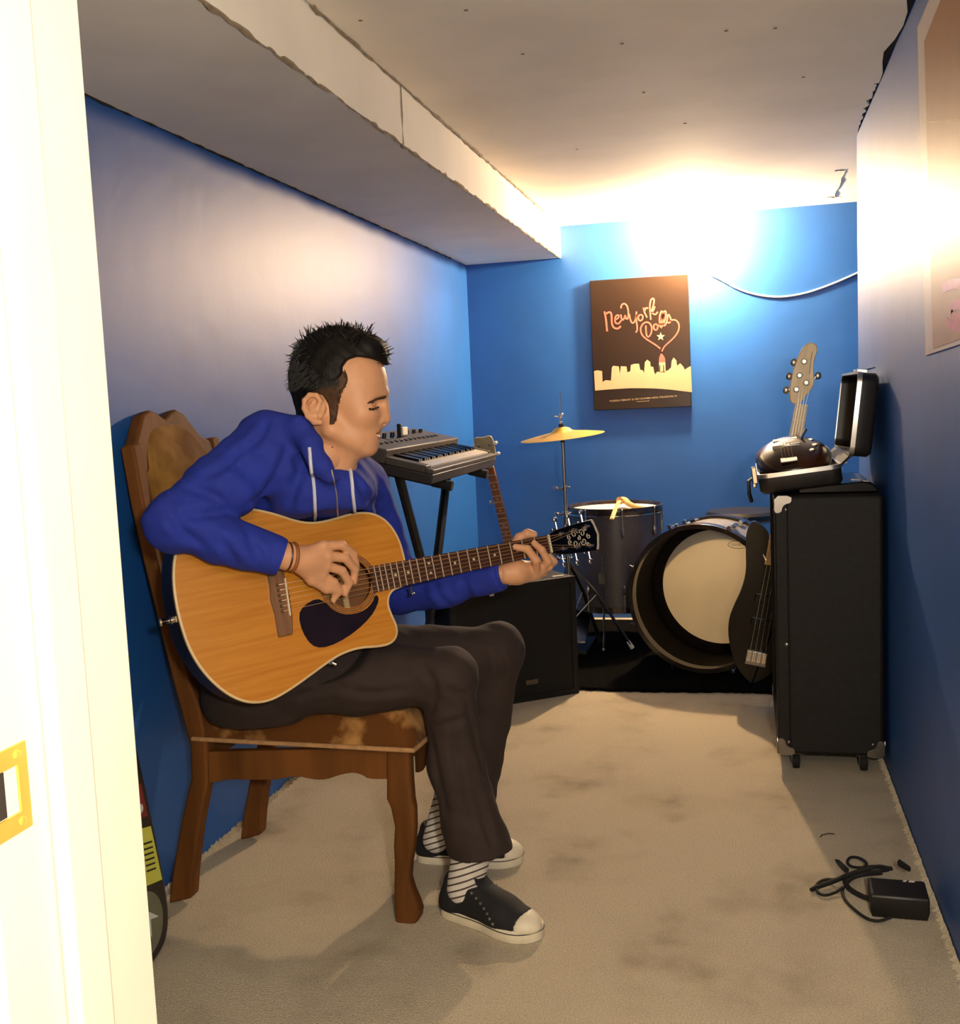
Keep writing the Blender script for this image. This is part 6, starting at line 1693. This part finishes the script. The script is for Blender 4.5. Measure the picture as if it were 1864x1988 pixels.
sky = [(222, 1330), (260, 1318), (325, 1328), (332, 1470), (370, 1445), (440, 1450), (452, 1280), (470, 1260), (540, 1268), (556, 1368), (566, 1265), (640, 1270), (650, 1345), (688, 1330), (696, 1250), (740, 1235), (800, 1233), (815, 1310), (850, 1320), (866, 1355), (876, 1215), (905, 1182), (944, 1210), (950, 1270), (984, 1274), (995, 1340), (1010, 1372), (1030, 1340), (1056, 1335), (1140, 1330), (1180, 1315), (1214, 1280), (1220, 1200), (1245, 1155), (1280, 1190), (1290, 1262), (1330, 1228), (1370, 1270), (1390, 1312), (1420, 1290), (1466, 1262), (1482, 1600), (1350, 1584), (1200, 1566), (1030, 1553), (850, 1548), (700, 1548), (550, 1556), (400, 1566), (236, 1580)]
sx = px1 - .0035
flatpoly(sky, 'skyline', M['skyline'])
flatpoly([(1060, 1335), (1058, 1215), (1140, 1215), (1142, 1335)], 'tower', M['skyline'], .0022, .0030)
flatpoly([(1058, 1212), (1060, 1155), (1078, 1110), (1090, 1100), (1112, 1122), (1134, 1160), (1140, 1212)], 'tower_top', M['pink'], .0022, .0030)
flatpoly([(1062, 1330), (1064, 1250), (1074, 1250), (1074, 1330)], 'tower_pillar', M['posterbg'], .0030, .0036); flatpoly([(1112, 1330), (1112, 1250), (1122, 1250), (1124, 1330)], 'tower_pillar', M['posterbg'], .0030, .0036)
star = []
for i in range(10):
    r = 56 if i % 2 == 0 else 23; a = math.radians(-90 + 36 * i); star.append((1080 + r * math.cos(a), 885 + r * math.sin(a)))
flatpoly(star, 'star', M['skyline'])
strokes = {
 'letter_n': [[(355, 562), (372, 640), (382, 730), (390, 818)], [(366, 600), (400, 575), (428, 568), (446, 592), (448, 660), (452, 728), (474, 770), (515, 785), (548, 772), (566, 748)]],
 'letter_e': [[(492, 668), (530, 652), (545, 620), (528, 602), (500, 622), (488, 668), (498, 712), (530, 722), (558, 700), (572, 672)]],
 'letter_w': [[(566, 600), (574, 650), (592, 676), (612, 650), (622, 598), (630, 648), (648, 664), (664, 632), (664, 560), (650, 492), (618, 458), (585, 466), (568, 500), (570, 522)]],
 'letter_y': [[(676, 592), (684, 650), (702, 704), (728, 712), (752, 680), (764, 620), (768, 562)], [(766, 600), (768, 700), (780, 770), (776, 810), (758, 832)]],
 'letter_o': [[(822, 600), (796, 616), (790, 650), (804, 680), (832, 680), (852, 648), (848, 612), (822, 600)]],
 'letter_r': [[(858, 512), (866, 560), (884, 600), (904, 640)], [(872, 560), (884, 524), (900, 512), (918, 524)]],
 'letter_k': [[(952, 668), (946, 600), (938, 500), (946, 430), (968, 392), (992, 396), (996, 440), (978, 510), (952, 576)], [(956, 590), (990, 540), (1006, 496)], [(962, 572), (986, 594), (1012, 604), (1042, 566)]],
 'letter_d': [[(888, 742), (890, 800), (896, 872), (920, 894), (950, 862), (968, 800), (958, 736), (920, 698), (872, 702), (832, 742), (818, 800), (836, 862), (886, 912), (960, 958), (1030, 1002), (1076, 1042)]],
 'letter_o_small': [[(1012, 722), (990, 738), (988, 774), (1006, 802), (1032, 796), (1044, 764), (1036, 732), (1012, 722)]],
 'letter_l': [[(1044, 760), (1084, 706), (1112, 624), (1108, 562), (1086, 556), (1068, 610), (1062, 690), (1076, 760), (1094, 772)]],
 'letter_l_second': [[(1094, 760), (1128, 690), (1150, 610), (1146, 556), (1124, 556), (1106, 620), (1104, 700), (1118, 746), (1138, 742)]],
 'letter_s': [[(1138, 740), (1164, 676), (1172, 600), (1186, 602), (1208, 648), (1210, 690), (1186, 712), (1166, 700)]],
 'heart_line': [[(1196, 690), (1240, 664), (1284, 676), (1314, 720), (1318, 780), (1294, 840), (1246, 904), (1176, 966), (1122, 1016), (1094, 1076)]],
}
for nm, sts in strokes.items():
    for st_ in sts:
        q = smooth_open([pz(*p) for p in st_], 2)
        hw_ = .0037 if nm != 'heart_line' else .0034
        if nm == 'letter_n': hw_ = .0045
        L_s, R_s = [], []
        for i in range(len(q)):
            a, c = Vector(q[max(0, i - 1)]), Vector(q[min(len(q) - 1, i + 1)]); t = (c - a).normalized(); nn_ = Vector((-t.y, t.x))
            L_s.append((q[i][0] + nn_.x * hw_, YP - .0022, q[i][1] + nn_.y * hw_)); R_s.append((q[i][0] - nn_.x * hw_, YP - .0022, q[i][1] - nn_.y * hw_))
        n = len(q); b = MB()
        b.add(L_s + R_s + [(p[0], YP - .001, p[2]) for p in L_s + R_s], [(i, i + 1, n + i + 1, n + i) for i in range(n - 1)] + [(i, 2 * n + i, 2 * n + i + 1, i + 1) for i in range(n - 1)] + [(n + i, n + i + 1, 3 * n + i + 1, 3 * n + i) for i in range(n - 1)])
        b.build(nm, M['pink'], poster, world=True, smooth=False)
t0_, t1_ = pz(420, 1716), pz(1290, 1648)
tw = ((t1_[0] - t0_[0]) ** 2 + (t1_[1] - t0_[1]) ** 2) ** .5; ta = math.atan2(t1_[1] - t0_[1], t1_[0] - t0_[0])
me = text_mesh('THURSDAY, FEBRUARY 16, NEW ALHAMBRA ARENA, PHILADELPHIA, PA', .01)
xs = [v.co.x for v in me.vertices]; k_ = tw / (max(xs) - min(xs))
Tt = WM[poster.name].inverted() @ Matrix.Translation(((t0_[0] + t1_[0]) / 2, YP - .0018, (t0_[1] + t1_[1]) / 2)) @ Matrix.Rotation(-ta, 4, 'Y') @ Matrix.Rotation(math.pi / 2, 4, 'X') @ Matrix.Diagonal((k_, k_ * 1.2, 1, 1))
me.transform(Tt); me.materials.clear(); me.materials.append(M['skyline']); o = bpy.data.objects.new('small_lettering', me); link(o, poster)
for i in range(6):
    a = pz(770 + 28 * i, 1722 - 2 * i); c = pz(792 + 28 * i, 1720 - 2 * i)
    MB().bb((a[0], YP - .0018, a[1] - .0012), (c[0], YP - .001, a[1] + .0012)).build('fine_print', M['skyline'], poster, world=True, smooth=False)

# ================================================================== SLEEVED SHEET ON THE RIGHT WALL
M['sleeve'] = mat('clear_plastic_sleeve', lin(196, 184, 176), rough=.45, var=.03, spec=.3)
M['kraft'] = mat('tan_print_sheet', lin(146, 94, 40), rough=.5, var=.10, vscale=5, spec=.3)
M['orangeprint'] = mat('orange_print', lin(226, 120, 62), rough=.35, var=.08, spec=.3)
XW = XR - .003
def rz(px, py): p = at_x(px, py, XW); return (p.y, p.z)
tl4, bl4 = rz(1781, 54), rz(1797, 690)
y_hi = (tl4[0] + bl4[0]) / 2
sheetp = thing('sleeved_print', 'tan print in a clear plastic sleeve on the right wall', 'poster', (XR, y_hi - .35, bl4[1]))
br4 = rz(1864, 668)
slope = (br4[1] - bl4[1]) / (br4[0] - bl4[0])
def quad(y0, y1, z0, z1, x0, x1, nm, m_, sl=0.0):
    v = []
    for x in (x0, x1): v += [(x, y0, z0 + sl * (y0 - y0)), (x, y1, z0 + sl * (y1 - y0)), (x, y1, z1 + sl * (y1 - y0)), (x, y0, z1 + sl * (y1 - y0) * 0)]
    return MB().add(v, [(0, 1, 2, 3), (7, 6, 5, 4), (0, 4, 5, 1), (1, 5, 6, 2), (2, 6, 7, 3), (3, 7, 4, 0)]).build(nm, m_, sheetp, world=True, smooth=False)
yl = y_hi - .62
v = [(bl4[0], bl4[1]), (yl, bl4[1] + slope * (yl - bl4[0])), (yl, tl4[1] + .03), (tl4[0], tl4[1])]
def flatx(poly, x0, x1, nm, m_):
    b = MB(); b.setT(Matrix(((0, 0, -1, XR), (1, 0, 0, 0), (0, 1, 0, 0), (0, 0, 0, 1)))); b.prism(poly, x0, x1); return b.build(nm, m_, sheetp, world=True, smooth=False)
flatx(v, .001, .0028, 'sleeve', M['sleeve'])
_p = rz(1812, 677)
ip = [_p, (yl + .03, _p[1] + slope * (yl + .03 - _p[0])), (yl + .03, tl4[1] - .01), rz(1795, 80)]
flatx(ip, .0028, .0036, 'print', M['kraft'])
flatx([rz(1797, 236), rz(1864, 230), rz(1864, 234), rz(1797, 239)], .0036, .0039, 'fold_line', M['tan'])
def ribx(pts, w, nm):
    q = smooth_open([rz(*p) for p in pts], 2); Ls, Rs = [], []
    for i in range(len(q)):
        a, c = Vector(q[max(0, i - 1)]), Vector(q[min(len(q) - 1, i + 1)]); t = (c - a).normalized(); nn_ = Vector((-t.y, t.x))
        Ls.append((XR - .0042, q[i][0] + nn_.x * w, q[i][1] + nn_.y * w)); Rs.append((XR - .0042, q[i][0] - nn_.x * w, q[i][1] - nn_.y * w))
    n = len(q); MB().add(Ls + Rs, [(i, i + 1, n + i + 1, n + i) for i in range(n - 1)]).build(nm, M['orangeprint'], sheetp, world=True, smooth=False)
ribx([(1830, 562), (1845, 552), (1866, 550), (1880, 560)], .010, 'orange_shape')
ribx([(1872, 590), (1852, 592), (1846, 605), (1854, 618), (1874, 620), (1890, 606)], .010, 'orange_shape')
ribx([(1838, 622), (1846, 632), (1872, 640), (1890, 636)], .008, 'orange_shape')
